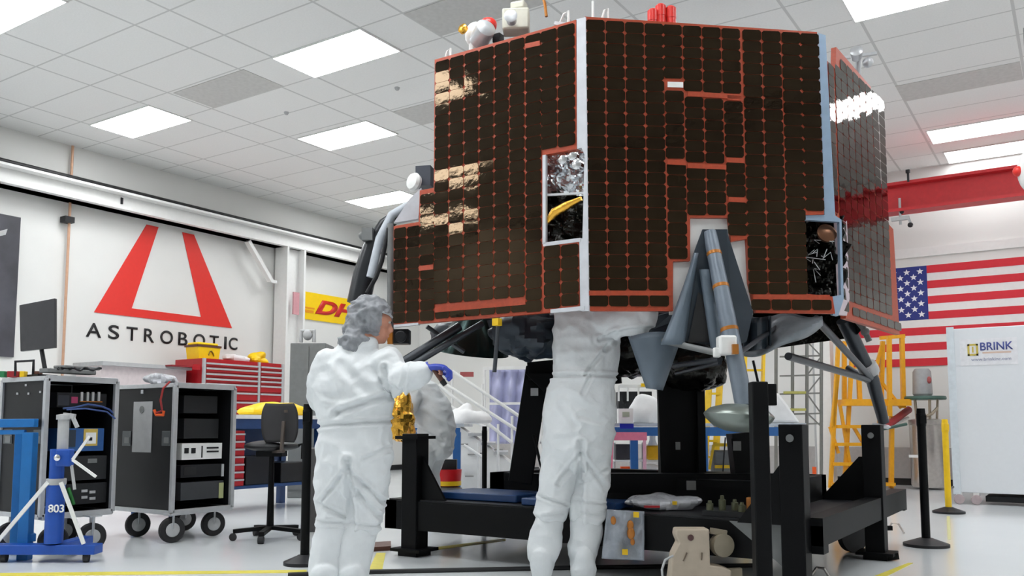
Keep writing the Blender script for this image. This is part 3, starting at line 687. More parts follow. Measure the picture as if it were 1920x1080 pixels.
q.bar(W(1135, 690, 5.95), W(1180, 690, 5.95), .12).bar(W(1150, 640, 5.95), W(1330, 640, 5.95), .2, .25).tube([W(1140, 610, 6), W(1150, 720, 6)], .06).build('cradle', black_m, stand)
for x, y in ((-3.54, 5.26), (-1.56, 5.26), (-3.54, 6.16), (-1.56, 6.16)):
    pass

# ================================================================== people
def ring_body(mb, pts, n=20):
    """pts: (x, y, d, rx_px, depth_ratio) read along a limb -> closed tapering tube with rounded ends"""
    P = [W(p[0], p[1], p[2]) for p in pts]; rx = [p[3]*p[2]/FPX for p in pts]; ry = [r_*(p[4] if len(p) > 4 else 1) for r_, p in zip(rx, pts)]
    # subdivide with catmull-rom
    PP, RX, RY = [], [], []
    k = len(P)
    def cr(a, b2, c, d, t): return .5*((2*b2)+(c-a)*t+(2*a-5*b2+4*c-d)*t*t+(3*b2-a-3*c+d)*t**3)
    for i in range(k-1):
        for s_ in range(4):
            t_ = s_/4; i0, i3 = max(i-1, 0), min(i+2, k-1)
            PP.append(cr(P[i0], P[i], P[i+1], P[i3], t_)); RX.append(cr(rx[i0], rx[i], rx[i+1], rx[i3], t_)); RY.append(cr(ry[i0], ry[i], ry[i+1], ry[i3], t_))
    PP.append(P[-1]); RX.append(rx[-1]); RY.append(ry[-1])
    t0 = (PP[1]-PP[0]).normalized(); t1 = (PP[-1]-PP[-2]).normalized()
    PP = [PP[0]-t0*RX[0]*.55, PP[0]-t0*RX[0]*.35]+PP+[PP[-1]+t1*RX[-1]*.35, PP[-1]+t1*RX[-1]*.55]
    RX = [RX[0]*.3, RX[0]*.75]+RX+[RX[-1]*.75, RX[-1]*.3]; RY = [RY[0]*.3, RY[0]*.75]+RY+[RY[-1]*.75, RY[-1]*.3]
    base = len(mb.v); m_ = len(PP)
    for i in range(m_):
        t_ = (PP[min(i+1, m_-1)]-PP[max(i-1, 0)]).normalized()
        x = (R-t_*R.dot(t_))
        if x.length < .35: x = (Z-t_*Z.dot(t_))
        x.normalize(); y = t_.cross(x)
        for j in range(n):
            a = 2*math.pi*j/n; mb.v.append(PP[i]+x*math.cos(a)*RX[i]+y*math.sin(a)*RY[i])
    for i in range(m_-1):
        for j in range(n):
            a = base+i*n+j; b2 = base+i*n+(j+1) % n; mb.f.append([a, b2, b2+n, a+n]); mb.mi.append(0)
    mb.f.append([base+j for j in reversed(range(n))]); mb.mi.append(0)
    mb.f.append([base+(m_-1)*n+j for j in range(n)]); mb.mi.append(0)
def fuse(mb, name, m, parent, voxel=.012, smooth=6, wr=None, label=None, seed=0):
    """fuse overlapping volumes into one continuous surface, then press cloth folds into it"""
    tmp = mb.build('tmp', m, None, origin=(0, 0, 0))
    md = tmp.modifiers.new('r', 'REMESH'); md.mode = 'VOXEL'; md.voxel_size = voxel
    md = tmp.modifiers.new('s', 'SMOOTH'); md.iterations = smooth; md.factor = .5
    bpy.context.view_layer.update()
    me = bpy.data.meshes.new_from_object(tmp.evaluated_get(bpy.context.evaluated_depsgraph_get())); bpy.data.objects.remove(tmp)
    if wr:
        me.update(); nr = [v.normal.copy() for v in me.vertices]
        for v, n_ in zip(me.vertices, nr): v.co += n_*wr(v.co, n_)
    l = root_loc(parent)
    for v in me.vertices: v.co -= l
    me.name = name; me.polygons.foreach_set('use_smooth', [True]*len(me.polygons)); me.materials.clear(); me.materials.append(m)
    o = bpy.data.objects.new(name, me); COL.objects.link(o); o.parent = parent
    if label: o['label'] = label
    return o
def folds(creases, seed=0, amp=.012, base=.006):
    """soft irregular folds plus named creases: (px0,py0,px1,py1,d,width_m,depth_m)"""
    cs = [(W(a, b2, d), W(c, e_, d), wd, dp) for a, b2, c, e_, d, wd, dp in creases]
    def f(p, n_):
        q = p+V(seed*3.1, seed*1.7, 0)
        wv = V(noise.noise(q*3), noise.noise(q*3+V(9, 0, 0)), noise.noise(q*3+V(0, 9, 0)))*.12
        s_ = q+wv
        a = 1-abs(noise.noise(V(s_.x*5+s_.z*2.2, s_.y*5, s_.z*7.5)))*2.6
        b2 = 1-abs(noise.noise(V(s_.x*11-s_.z*5, s_.y*11, s_.z*12+4)))*2.6
        h = amp*max(a, -.6)*.8+base*max(b2, -.6)
        for A, B, wd, dp in cs:
            ab = B-A; t_ = max(0, min(1, (p-A).dot(ab)/ab.length_squared)); off = (p-(A+ab*t_)); off = off-F*off.dot(F)
            if n_.dot(F) < .3:
                dd = off.length/wd
                if dd < 2.4: h += -dp*math.exp(-dd*dd)+dp*.7*math.exp(-(dd-1.4)**2*2.2)
        return h
    return f
def head_parts(mb, c, fdir, s=1.0):
    """skull, jaw, nose, ear volumes around centre c facing fdir"""
    fd = Vector(fdir).normalized(); sd = fd.cross(Z).normalized(); up = sd.cross(fd)
    ax = (sd, fd, up)
    mb.ball(c+up*.03*s, (.076*s, .096*s, .088*s), ax=ax, seg=24, rings=16)
    mb.ball(c+fd*.028*s-up*.045*s, (.056*s, .062*s, .07*s), ax=ax, seg=20, rings=14)
    mb.ball(c+fd*.062*s-up*.085*s, (.026*s, .024*s, .024*s), ax=ax)
    mb.tube([c+fd*.092*s+up*.012*s, c+fd*.106*s-up*.02*s, c+fd*.112*s-up*.034*s], [.009*s, .013*s, .015*s], 10)
    mb.tube([c+fd*.088*s-up*.062*s-sd*.018*s, c+fd*.094*s-up*.062*s, c+fd*.088*s-up*.062*s+sd*.018*s], [.006*s, .009*s, .006*s], 8)
    mb.tube([c+fd*.084*s+up*.03*s-sd*.035*s, c+fd*.096*s+up*.033*s, c+fd*.084*s+up*.03*s+sd*.035*s], .009*s, 8)
    for k in (-1, 1):
        mb.ball(c+sd*.077*s*k-up*.012*s-fd*.004*s, (.01*s, .02*s, .032*s), ax=ax)
    return fd, sd, up
def hand(mb, wr, fd, up, sc=1.0, curl=.9, side=1):
    """palm with five unequal bent fingers; fd towards fingers, up = back of hand"""
    fd = fd.normalized(); sd = fd.cross(up).normalized(); up = sd.cross(fd)
    pc = wr+fd*.05*sc
    mb.ball(pc, (.043*sc, .052*sc, .018*sc), ax=(sd, fd, up))
    for k, (o_, ln) in enumerate(((-.03, .068), (-.01, .08), (.011, .075), (.031, .06))):
        p0 = pc+sd*o_*sc+fd*.035*sc; a1 = p0+(fd*math.cos(curl*.5)-up*math.sin(curl*.5))*ln*.45*sc
        a2 = a1+(fd*math.cos(curl*1.3)-up*math.sin(curl*1.3))*ln*.33*sc; a3 = a2+(fd*math.cos(curl*2)-up*math.sin(curl*2))*ln*.26*sc
        mb.tube([p0, a1, a2, a3], [.0105*sc, .0098*sc, .009*sc, .0075*sc], 10)
    b0 = pc-sd*.03*sc*side-fd*.02*sc; b1 = b0-sd*.028*sc*side+fd*.03*sc-up*.015*sc; b2 = b1+fd*.03*sc-up*.018*sc+sd*.01*sc*side
    mb.tube([b0, b1, b2], [.013*sc, .0115*sc, .009*sc], 10)
# ---- worker at left, seen from behind, looking right
dL = 4.78
pl_root = W(655, 1080, dL); pl_root.z = 0
pL = thing('person', pl_root, 'person in white coverall and grey hair cover reaching right with a blue gloved hand', 'person')
body = MB(); hc = W(700, 607, dL+.03); fdir = R*.93+F*.3-Z*.1
fd, sd, up = head_parts(body, hc, fdir, .98)
ring_body(body, [(684, 632, dL, 20), (676, 660, dL, 22), (668, 700, dL, 50, .6), (664, 760, dL, 50, .6), (662, 830, dL, 52, .7), (662, 880, dL, 48, .7)])
ring_body(body, [(640, 890, dL, 26), (634, 960, dL, 22), (620, 1070, dL, 17)])
ring_body(body, [(686, 890, dL, 26), (684, 960, dL, 22), (664, 1070, dL, 17)])
ring_body(body, [(720, 672, dL, 22), (754, 712, dL-.05, 18), (802, 690, dL-.2, 12)])
ring_body(body, [(622, 678, dL, 22), (600, 735, dL+.08, 16), (598, 758, dL+.3, 11)])
hand(body, W(797, 689, dL-.2), R*.95-Z*.05-F*.1, Z, .78, 1.15)
hand(body, W(598, 758, dL+.3), F*.9+R*.2, Z, .9, .8)
fuse(body, 'body', skin, pL, .009, 3)
e_ = MB()
for k in (-1, 1): e_.ball(hc+fd*.083+up*.016+sd*.03*k, (.010, .011, .008))
e_.build('eyes', mat('eye white', rgb(190, 182, 174), .4, var=0), pL)
e_ = MB()
for k in (-1, 1): e_.ball(hc+fd*.093+up*.016+sd*.03*k, .006)
e_.build('pupils', ink, pL)
hr = MB().ball(hc-fd*.012+up*.035, (.081, .093, .088), ax=(sd, fd, up)); hr.ball(hc-fd*.05-up*.03, (.07, .05, .07), ax=(sd, fd, up)); fuse(hr, 'hair', hair_m, pL, .009, 2)
# hair cover: crumpled dome, gathered behind, open at the face
nt_ = MB(); cc = hc-fd*.028+up*.028
nt_.ball(cc, (.105, .118, .122), ax=(sd, fd, up), seg=28, rings=20); nt_.ball(hc-fd*.085-up*.045, (.085, .075, .085), ax=(sd, fd, up)); ring_body(nt_, [(672, 628, dL-.01, 27), (664, 650, dL-.01, 30)])
def wn(p, n_):
    face = (p-hc).dot(fd); dn = (p-hc).dot(up)
    h = .012*(1-abs(noise.noise(p*15))*3)+.007*(1-abs(noise.noise(p*32))*3)
    return h
o = fuse(nt_, 'hair_cover', net, pL, .008, 2, wn)
bm = bmesh.new(); bm.from_mesh(o.data); lr = root_loc(pL)
dele = [v for v in bm.verts if ((v.co+lr-hc).dot(fd) > .035 and (v.co+lr-hc).dot(up) < .055)]
bmesh.ops.delete(bm, geom=dele, context='VERTS'); bm.to_mesh(o.data); bm.free()
MB().tube([hc+fd*.03+up*.06+sd*.09, hc+fd*.075+up*.055+sd*.06, hc+fd*.1+up*.05, hc+fd*.075+up*.055-sd*.06, hc+fd*.03+up*.06-sd*.09], .006).build('elastic_band', mat('pale elastic', rgb(186, 190, 194), .6), pL)
# coverall
c_ = MB()
ring_body(c_, [(672, 662, dL, 44, .6), (667, 690, dL, 66, .62), (664, 730, dL, 76, .64), (664, 770, dL, 70, .68), (665, 797, dL, 66, .72), (665, 850, dL, 70, .76), (662, 900, dL, 63, .75)], 28)
ring_body(c_, [(686, 642, dL, 24, .9), (676, 662, dL, 44, .6)])
ring_body(c_, [(633, 860, dL, 38, 1.0), (629, 910, dL, 37, 1.0), (627, 960, dL, 33, 1), (628, 982, dL, 33, 1)])
ring_body(c_, [(693, 860, dL, 40, 1.0), (690, 910, dL, 38, 1.0), (682, 960, dL, 34, 1), (678, 985, dL, 34, 1)])
ring_body(c_, [(716, 676, dL-.02, 34, .9), (742, 704, dL-.05, 31, .9), (766, 710, dL-.1, 28, .95), (790, 698, dL-.18, 20, 1), (799, 692, dL-.21, 13, 1)])
ring_body(c_, [(622, 676, dL, 32, .9), (606, 705, dL+.02, 28), (602, 738, dL+.08, 24), (600, 752, dL+.2, 19), (598, 757, dL+.29, 13)])
cr = [(590, 800, 738, 790, dL, .014, .016), (640, 775, 735, 742, dL, .02, .018), (722, 690, 733, 735, dL-.1, .016, .02), (720, 715, 760, 735, dL, .015, .012),
      (662, 862, 664, 985, dL, .02, .022), (664, 872, 612, 935, dL, .013, .016), (664, 880, 720, 940, dL, .014, .016), (600, 975, 725, 985, dL, .012, .012),
      (650, 690, 700, 740, dL, .03, .01), (620, 700, 640, 780, dL, .03, .01), (668, 905, 710, 965, dL, .014, .014), (605, 940, 650, 965, dL, .012, .012), (690, 860, 730, 840, dL, .014, .01), (770, 690, 755, 735, dL-.1, .012, .01)]
fuse(c_, 'coverall', cov, pL, .0095, 4, folds(cr, 1, .012, .005))
bt = MB()
ring_body(bt, [(628, 984, dL, 31), (622, 1010, dL, 33), (614, 1050, dL, 33), (612, 1078, dL-.03, 31), (610, 1094, dL-.08, 27, 1.6)])
fuse(bt, 'boot_cover', cov, pL, .01, 4, folds([], 4, .005, .003))
bt = MB()
ring_body(bt, [(678, 986, dL, 32), (670, 1010, dL, 33), (662, 1050, dL, 32), (660, 1078, dL-.03, 30), (662, 1094, dL-.08, 26, 1.6)])
fuse(bt, 'boot_cover', cov, pL, .01, 4, folds([], 5, .005, .003))
gl = MB(); hand(gl, W(800, 688, dL-.2), R*.95-Z*.05-F*.1, Z, 1.12, 1.15); gl.tube([W(792, 694, dL-.2), W(806, 688, dL-.2)], [.036, .032]); fuse(gl, 'glove', glove_m, pL, .004, 2)
gl = MB(); hand(gl, W(598, 758, dL+.3), F*.9+R*.2, Z, 1.08, .8); fuse(gl, 'glove', glove_m, pL, .004, 2)
t = thing('hand_tool', W(820, 700, dL-.28), 'small brown handled tool held in the blue gloved hand', 'tool')
a, b2 = W(813, 692, dL-.215), W(835, 722, dL-.22)
MB().tube([a, a+(b2-a)*.75], [.012, .014]).build('handle', brown, t); MB().tube([a+(b2-a)*.72, b2], [.016, .013]).build('tip', blk2, t)
# ---- worker at right, head and hands up under the panel
dR = 5.0
pr_root = W(1060, 1076, dR); pr_root.z = 0
pR = thing('person', pr_root, 'person in white coverall and boot covers reaching up under the solar panels', 'person')
body = MB(); hc = W(1098, 545, dR+.1); fd, sd, up = head_parts(body, hc, F+Z*.5, .98)
ring_body(body, [(1098, 575, dR+.05, 20), (1098, 600, dR, 36, .5), (1096, 680, dR, 38, .5), (1090, 790, dR, 42, .55), (1084, 840, dR, 40, .55)])
ring_body(body, [(1058, 860, dR, 20), (1042, 940, dR, 15), (1022, 1055, dR, 12)])
ring_body(body, [(1112, 860, dR, 20), (1106, 940, dR, 15), (1094, 1055, dR, 12)])
ring_body(body, [(1140, 605, dR-.06, 13), (1204, 601, dR-.22, 11), (1218, 575, dR-.2, 9)])
ring_body(body, [(1074, 608, dR, 14), (1066, 565, dR+.06, 11), (1075, 525, dR+.15, 10)])
hand(body, W(1219, 566, dR-.18), Z*.7+F*.7, -F, .95, .5); hand(body, W(1075, 520, dR+.15), Z+F*.3, -F, .95, .5)
fuse(body, 'body', skin, pR, .01, 3)
nt_ = MB(); nt_.ball(hc-fd*.03+up*.03, (.11, .12, .12), ax=(sd, fd, up), seg=28, rings=20); fuse(nt_, 'hair_cover', net, pR, .01, 2, wn)
c_ = MB()
ring_body(c_, [(1098, 588, dR, 52, .62), (1099, 620, dR, 61, .62), (1098, 670, dR, 60, .64), (1096, 705, dR, 57, .7), (1090, 740, dR, 63, .76), (1085, 800, dR, 67, .8), (1084, 850, dR, 64, .8)], 28)
ring_body(c_, [(1056, 830, dR, 36, 1), (1048, 880, dR, 33, 1), (1040, 930, dR, 29, 1), (1032, 968, dR, 29, 1)])
ring_body(c_, [(1112, 830, dR, 36, 1), (1112, 880, dR, 32, 1), (1106, 930, dR, 29, 1), (1101, 970, dR, 31, 1)])
ring_body(c_, [(1130, 605, dR-.04, 32, .9), (1172, 602, dR-.14, 28, .95), (1204, 600, dR-.24, 24, 1), (1216, 584, dR-.22, 18)])
ring_body(c_, [(1070, 612, dR, 30, .9), (1064, 575, dR+.05, 24), (1070, 540, dR+.12, 17)])
cr = [(1035, 707, 1150, 706, dR, .012, .014), (1088, 740, 1105, 705, dR, .012, .01), (1120, 640, 1150, 628, dR, .014, .014), (1130, 660, 1152, 640, dR, .012, .012), (1140, 628, 1210, 625, dR, .012, .008), (1095, 705, 1135, 650, dR, .012, .012),
      (1085, 830, 1085, 1000, dR, .02, .02), (1084, 850, 1045, 905, dR, .014, .014), (1086, 850, 1130, 910, dR, .014, .014), (1060, 650, 1130, 650, dR, .03, .006),
      (1015, 930, 1060, 945, dR, .01, .012), (1080, 935, 1130, 945, dR, .01, .012), (1085, 905, 1135, 880, dR, .012, .01), (1050, 760, 1075, 800, dR, .02, .008), (1020, 965, 1055, 960, dR, .01, .01), (1085, 960, 1125, 965, dR, .01, .01), (1085, 780, 1120, 790, dR, .02, .006)]
fuse(c_, 'coverall', cov, pR, .0095, 4, folds(cr, 7, .012, .005))
for pts, sd_ in (([(1030, 972, dR, 25), (1025, 1000, dR, 28), (1019, 1035, dR, 29), (1017, 1056, dR, 22), (1014, 1068, dR-.06, 20, 2.0)], 8), ([(1100, 974, dR, 28), (1098, 1000, dR, 29), (1092, 1035, dR, 26), (1092, 1056, dR, 22), (1094, 1068, dR-.06, 22, 2.0)], 11)):
    bt = MB(); ring_body(bt, pts); fuse(bt, 'boot_cover', cov, pR, .009, 3, folds([], sd_, .007, .005))
gl = MB(); hand(gl, W(1219, 566, dR-.18), Z*.7+F*.7, -F, 1.1, .5); fuse(gl, 'glove', glove_m, pR, .005, 2)
gl = MB(); hand(gl, W(1075, 520, dR+.15), Z+F*.3, -F, 1.1, .5); fuse(gl, 'glove', glove_m, pR, .005, 2)
# ---- third worker bending, partly hidden behind the first
d3 = 7.3
p3r = W(810, 990, d3); p3r.z = 0
p3 = thing('person', p3r, 'person in white coverall bending forward behind the left worker and black post', 'person')
body = MB(); hc = W(745, 735, d3-.05); fd, sd, up = head_parts(body, hc, -R-Z*.8, .95)
ring_body(body, [(752, 735, d3, 14), (775, 742, d3, 22, .7), (805, 780, d3, 24, .7), (816, 830, d3, 24, .8)])
ring_body(body, [(802, 840, d3, 13), (793, 900, d3, 10), (798, 980, d3, 8)]); ring_body(body, [(816, 840, d3+.1, 13), (807, 900, d3+.1, 10), (812, 975, d3+.1, 8)])
ring_body(body, [(772, 740, d3-.1, 12), (762, 775, d3-.15, 10), (755, 800, d3-.15, 8)]); hand(body, W(755, 800, d3-.15), -Z-R*.3, -F, .95, .8)
fuse(body, 'body', skin, p3, .012, 3)
nt_ = MB(); nt_.ball(hc-fd*.03+up*.03, (.11, .12, .12), ax=(sd, fd, up)); fuse(nt_, 'hair_cover', cov, p3, .012, 2, wn)
c_ = MB()
ring_body(c_, [(765, 732, d3, 20, .8), (788, 742, d3, 34, .8), (812, 775, d3, 36, .8), (820, 815, d3, 33, .85), (816, 845, d3, 30, .85)])
ring_body(c_, [(800, 840, d3-.05, 22), (792, 880, d3-.05, 19), (794, 930, d3-.05, 17), (798, 975, d3-.05, 16)])
ring_body(c_, [(816, 840, d3+.1, 22), (806, 880, d3+.1, 19), (810, 930, d3+.1, 16), (812, 970, d3+.1, 15)])
ring_body(c_, [(776, 738, d3-.1, 18), (765, 770, d3-.18, 15), (757, 798, d3-.2, 12)])
fuse(c_, 'coverall', cov, p3, .012, 4, folds([(770, 790, 830, 830, d3, .02, .012)], 21, .012, .006))
t = thing('foil_bundle', W(750, 800, 6.9), 'crumpled gold and yellow foil bundle beside the bending worker', 'foil')
mb = MB().ball(W(750, 785, 6.9), (.1, .1, .16), seg=30, rings=20)
for v in mb.v: v += (v-W(750, 785, 6.9))*.9*abs(noise.noise(v*12))
mb.build('foil', goldf, t, angle=10)
# ================================================================== stanchions
def stanchion(px, pyb, h, m, lab, r=.03, base=.17, basem=blk2, nm='barrier_post'):
    p = onz(px, pyb, 0)
    t = thing(nm, p, lab, 'barrier post', 'retractable belt barrier posts')
    MB().lathe(p, [(.0, 0), (base, 0), (base, .02), (base*.35, .055), (r*1.4, .06)], n=36).build('base', basem, t)
    MB().lathe(p, [(r, .05), (r, h-.02), (r*.92, h)], n=24).build('pole', m, t)
    MB().lathe(p, [(r*1.06, h-.13), (r*1.1, h-.12), (r*1.1, h-.04), (r*1.0, h-.035)], n=24).bar(p+V(0, 0, h-.08)-F*r, p+V(0, 0, h-.08)-F*(r+.012), .04, .06).build('belt_head', m, t)
stanchion(571, 1058, 1.0, black_m, 'black barrier post standing just left of the left worker', .028, .13)
stanchion(1737, 1024, .99, black_m, 'black barrier post on the open floor between cart and white cabinet', .03, .155)
stanchion(1779, 962, .93, yel, 'yellow barrier post in front of the white cabinet', .03, .15)
stanchion(908, 985, .86, black_m, 'short dark barrier post in front of the white stairs', .022, .1)
# big near post in front of platform
t = thing('guide_post', V(*onz(1432, 1150, 0)), 'tall black square post nearest the camera in front of the lander foot', 'post')
dp = 4.05; pb = W(1432, 1150, dp); pb.z = 0; pt_ = W(1429, 716, dp)
t.location = pb
MB().box(V(pb.x, pb.y, pt_.z/2), (.075, .075, pt_.z), YAW).build('post', black_m, t, bevel=.006)
MB().box(V(pb.x, pb.y, pt_.z-.06)+R*.055, (.05, .05, .1), YAW).build('latch', black_m, t, bevel=.004)
MB().box(V(pb.x, pb.y, .01), (.2, .2, .02), YAW).build('base_plate', black_m, t)
MB().tube([V(pb.x, pb.y, pt_.z), V(pb.x, pb.y, pt_.z+.1)-R*.02], .006).build('pin', black_m, t)
# ================================================================== things on and in front of the platform
t = thing('zip_bag', W(1168, 955, 4.9), 'clear grey zip bag with orange pieces hanging off the platform edge', 'bag')
def bagf(u, v): 
    return W(1138+u*70-v*10*(1-u), 955+v*92+u*4, 4.93+.02*math.sin(u*8+v*3)*math.sin(v*3.1))
MB().grid(bagf, 18, 18).build('film', bag_m, t, solid=.01)
for x, y, r_ in ((1183, 1000, .024), (1182, 985, .02), (1150, 976, .017), (1186, 1016, .014)): MB().ball(W(x, y, 4.9), (r_, r_*.5, r_*1.4)).build('orange_piece', kapt2, t)
for x, y in ((1193, 965), (1172, 1035)): MB().box(W(x, y, 4.9), (.03, .015, .03), .3).build('yellow_piece', yel, t)
t = thing('plastic_bag', W(1230, 955, 5.3), 'crumpled clear plastic bag lying on the black platform', 'bag')
mb = MB().ball(W(1238, 941, 5.2), (.2, .1, .05), seg=34, rings=18, ax=(R, F, Z))
for v in mb.v: v += (v-W(1238, 941, 5.2))*.6*(noise.noise(v*11)); v.z = max(v.z, .375)
mb.build('film', bag_w, t, angle=12)
MB().box(W(1265, 943, 5.1), (.025, .02, .02), .3).build('yellow_tag', yel, t); MB().box(W(1222, 950, 5.05), (.09, .02, .012), .6).build('red_tag', red_m, t)
tag(MB().prism([V(-3.68, 4.7, .372), V(-3.05, 4.7, .372), V(-3.05, 5.1, .372), V(-3.68, 5.1, .372)], (0, 0, .05)).build('blue_tray', blued, bevel=.008), 'flat blue tray on the platform behind the left post', 'tray')
tag(MB().prism([V(-2.95, 4.6, .372), V(-2.3, 4.6, .372), V(-2.3, 4.85, .372), V(-2.95, 4.85, .372)], (0, 0, .045)).build('blue_tray', blued, bevel=.008), 'long blue tray on the platform edge behind the right worker', 'tray')
# hardware sitting on the deck at the right of the stand
t = thing('hardware_tray', V(-1.75, 4.9, .372), 'dark tray of yellow and green hardware on the platform right of the clear bag', 'tray')
MB().bb((-1.78, 4.62, .372), (-1.36, 5.0, .40)).build('tray', blk2, t)
for i in range(6):
    x, y, h_ = -1.75+i*.06, 4.66+.03*(i%3), random.uniform(.04, .09); MB().lathe((x, y, .40), [(.0, 0), (.02, 0), (.02, h_*.7), (.012, h_*.75), (.01, h_)], n=12).build('fitting', mat('olive metal', rgb(96, 98, 76), .4, .5), t)
for x, y, h in ((-1.56, 4.78, .07), (-1.42, 4.66, .11), (-1.48, 4.84, .06)): MB().bb((x-.02, y-.02, .40), (x+.02, y+.02, .40+h)).build('yellow_fitting', kapt2 if h < .1 else yelo, t, bevel=.004)
# beige power caster / jack under the front beam
pj = onz(1310, 1092, 0)
jk = thing('leveling_jack', pj, 'beige cast machine jack on the floor under the platform front', 'jack')
dj = 4.58
prof = [(1269, 992), (1330, 992), (1332, 1060), (1356, 1064), (1372, 1070), (1372, 1092), (1256, 1092), (1262, 1040), (1273, 1018), (1267, 1004)]
MB().prism([W(x, y, dj) for x, y in prof], F*.11).build('housing', beige, jk, smooth=False, bevel=.008)
MB().lathe(W(1345, 1020, dj+.1), [(.0, 0), (.05, 0), (.06, .03), (.06, .07), (.0, .08)], axis=-F+R*.3).bar(W(1332, 995, dj+.06), W(1362, 1000, dj+.06), .03).bar(W(1335, 1075, dj+.05), W(1390, 1072, dj+.05), .04).build('gear_case', mat('tan machine paint', rgb(142, 132, 114), .5), jk)
MB().lathe(W(1295, 1008, dj-.002), [(.014, 0), (.016, .004), (.0, .006)], axis=-F).build('emblem', mat('maroon mark', rgb(92, 62, 62), .5), jk)
MB().bar(W(1281, 1052, dj-.003), W(1288, 1036, dj-.003), .01, .006).build('slot', mat('slot shadow brown', rgb(110, 96, 82), .6), jk)
MB().bar(W(1315, 1050, dj-.003), W(1316, 1036, dj-.003), .014, .006).build('slot', mat('slot shadow brown', rgb(110, 96, 82), .6), jk)
MB().tube([W(1262, 1042, dj), W(1247, 1050, dj-.02), W(1241, 1068, dj-.04), W(1243, 1090, dj-.04)], .006).build('handle_loop', greyl, jk)
# floor marks and strips
def fl(pts, m, nm, lab, cat, z=.002):
    return tag(MB().prism([onz(x, y, 0) for x, y in pts], (0, 0, z)).build(nm, m, smooth=False), lab, cat)
fl([(-20, 1075), (575, 1069), (575, 1074), (-20, 1081)], tape, 'floor_tape', 'yellow tape line running along the floor at lower left', 'floor tape')
fl([(706, 1037), (723, 1037), (716, 1072), (690, 1072)], tape, 'floor_tape', 'short yellow tape patch on the floor by the left worker boots', 'floor tape')
fl([(812, 1027), (948, 1010), (948, 1014), (820, 1031)], tape, 'floor_tape', 'faint yellow tape line on the floor under the platform', 'floor tape')
fl([(1610, 1092), (1702, 1056), (1712, 1056), (1640, 1092)], tape, 'floor_tape', 'yellow tape line on the floor near the right platform post', 'floor tape')
fl([(1775, 968), (1781, 968), (1783, 1012), (1777, 1012)], mat('worn pale tape', rgb(214, 214, 160), .4), 'floor_tape', 'worn pale yellow tape strip below the yellow barrier post', 'floor tape')
tag(MB().tube([onz(540, 1078, .012), onz(700, 1072, .012), onz(1100, 1064, .012), onz(1430, 1060, .012)], .014, 10).build('floor_cable', ink), 'thick black cable lying on the floor in front of the platform', 'cable')
t = fl([(690, 1025), (733, 1022), (733, 1032), (690, 1035)], brown, 'wood_block', 'small brown block on the floor behind the left worker', 'block', .03)
for i, (x, y) in enumerate(((1700, 985), (1560, 1068))):
    q = MB(); a = onz(x-30, y+25, .015); b2 = onz(x, y, .015)
    q.tube([onz(x-42, y+14, .01), onz(x-28, y-4, .06), onz(x-15, y-2, .06), onz(x-5, y+14, .01)], .008)
    tag(q.build('cable_loop', steel), ['thin metal loop on the floor beside the right platform foot', 'thin metal loop on the floor by the front right post'][i], 'loop')

# ================================================================== left side equipment
def case(nm_lab, xf, xb, y0, y1, ztop, zbot, wheels):
    t = thing('road_case', V((xf+xb)/2, (y0+y1)/2, 0), nm_lab, 'equipment case', 'rolling rack cases')
    q = MB(); th = .012
    q.bb((xb, y0, zbot), (xf, y0+th, ztop)).bb((xb, y1-th, zbot), (xf, y1, ztop)).bb((xb, y0, zbot), (xb+th, y1, ztop)).bb((xb, y0, ztop-th), (xf, y1, ztop)).bb((xb, y0, zbot), (xf, y1, zbot+th))
    q.build('body', mat('black laminate', rgb(20, 21, 24), .5, var=.12, spec=.35), t, smooth=False)
    q = MB(); e = .016; g = .003
    for x in (xb, xf):
        for y in (y0, y1): q.box((x, y, (zbot+ztop)/2), (e*2, e*2, ztop-zbot))
    for z in (zbot, ztop):
        for y in (y0, y1): q.box(((xb+xf)/2, y, z), (xf-xb, e*2, e*2))
        for x in (xb, xf): q.box((x, (y0+y1)/2, z), (e*2, y1-y0, e*2.6))
    q.build('edge_trim', alu, t, smooth=False, bevel=.003)
    for (px, py, wd, r_) in wheels:
        p = W(px, py, wd); p.z = r_
        dd = V(1, -.25, 0).normalized()
        w_ = MB().lathe(p-dd*.022, [(.0, 0), (r_*.55, 0), (r_*.6, .006), (r_*.92, .002), (r_, .01), (r_, .036), (r_*.92, .044), (r_*.5, .04), (0, .04)], axis=dd, n=32).build('caster_wheel', rubber, t)
        MB().lathe(p+dd*.022, [(.0, 0), (r_*.55, 0), (r_*.5, .004), (r_*.15, .006), (.0, .012)], axis=dd, n=24).build('wheel_hub', greyl, w_)
        MB().bar(p+V(0, 0, r_*.1)+dd*.03, V(p.x, p.y, zbot-.01)+dd*.03, .03, .006).bar(p+V(0, 0, r_*.1)-dd*.03, V(p.x, p.y, zbot-.01)-dd*.03, .03, .006).box(V(p.x, p.y, zbot-.012), (.09, .09, .012)).build('caster_fork', alu, t)
    return t
k2 = case('black rolling case with white and dark rack units, right of the two', -5.70, -6.55, 4.08, 4.62, W(334, 722, 6.53).z, W(325, 962, 6.53).z,
          [(322, 990, 6.55, .095), (258, 990, 6.9, .095), (399, 990, 6.95, .095), (345, 990, 7.3, .095)])
k1 = case('black rolling case with blue box and cables, left of the two', -5.89, -6.46, 3.21, 3.72, W(88, 709, 5.92).z, W(84, 970, 5.92).z,
          [(100, 1000, 5.95, .095), (172, 1000, 6.15, .095), (20, 1000, 6.2, .095), (120, 1000, 6.5, .095)])
def rbox(mb, x0, y0, x1, y1, X, dep=.2, mi=0):      # a box whose front lies in the plane x = X, corners read off the photo
    a = onx((x0+x1)/2, y0, X); b2 = onx((x0+x1)/2, y1, X); ya, yb = onx(x0, (y0+y1)/2, X).y, onx(x1, (y0+y1)/2, X).y
    return mb.bb((X-dep, ya, b2.z), (X, yb, a.z), mi)
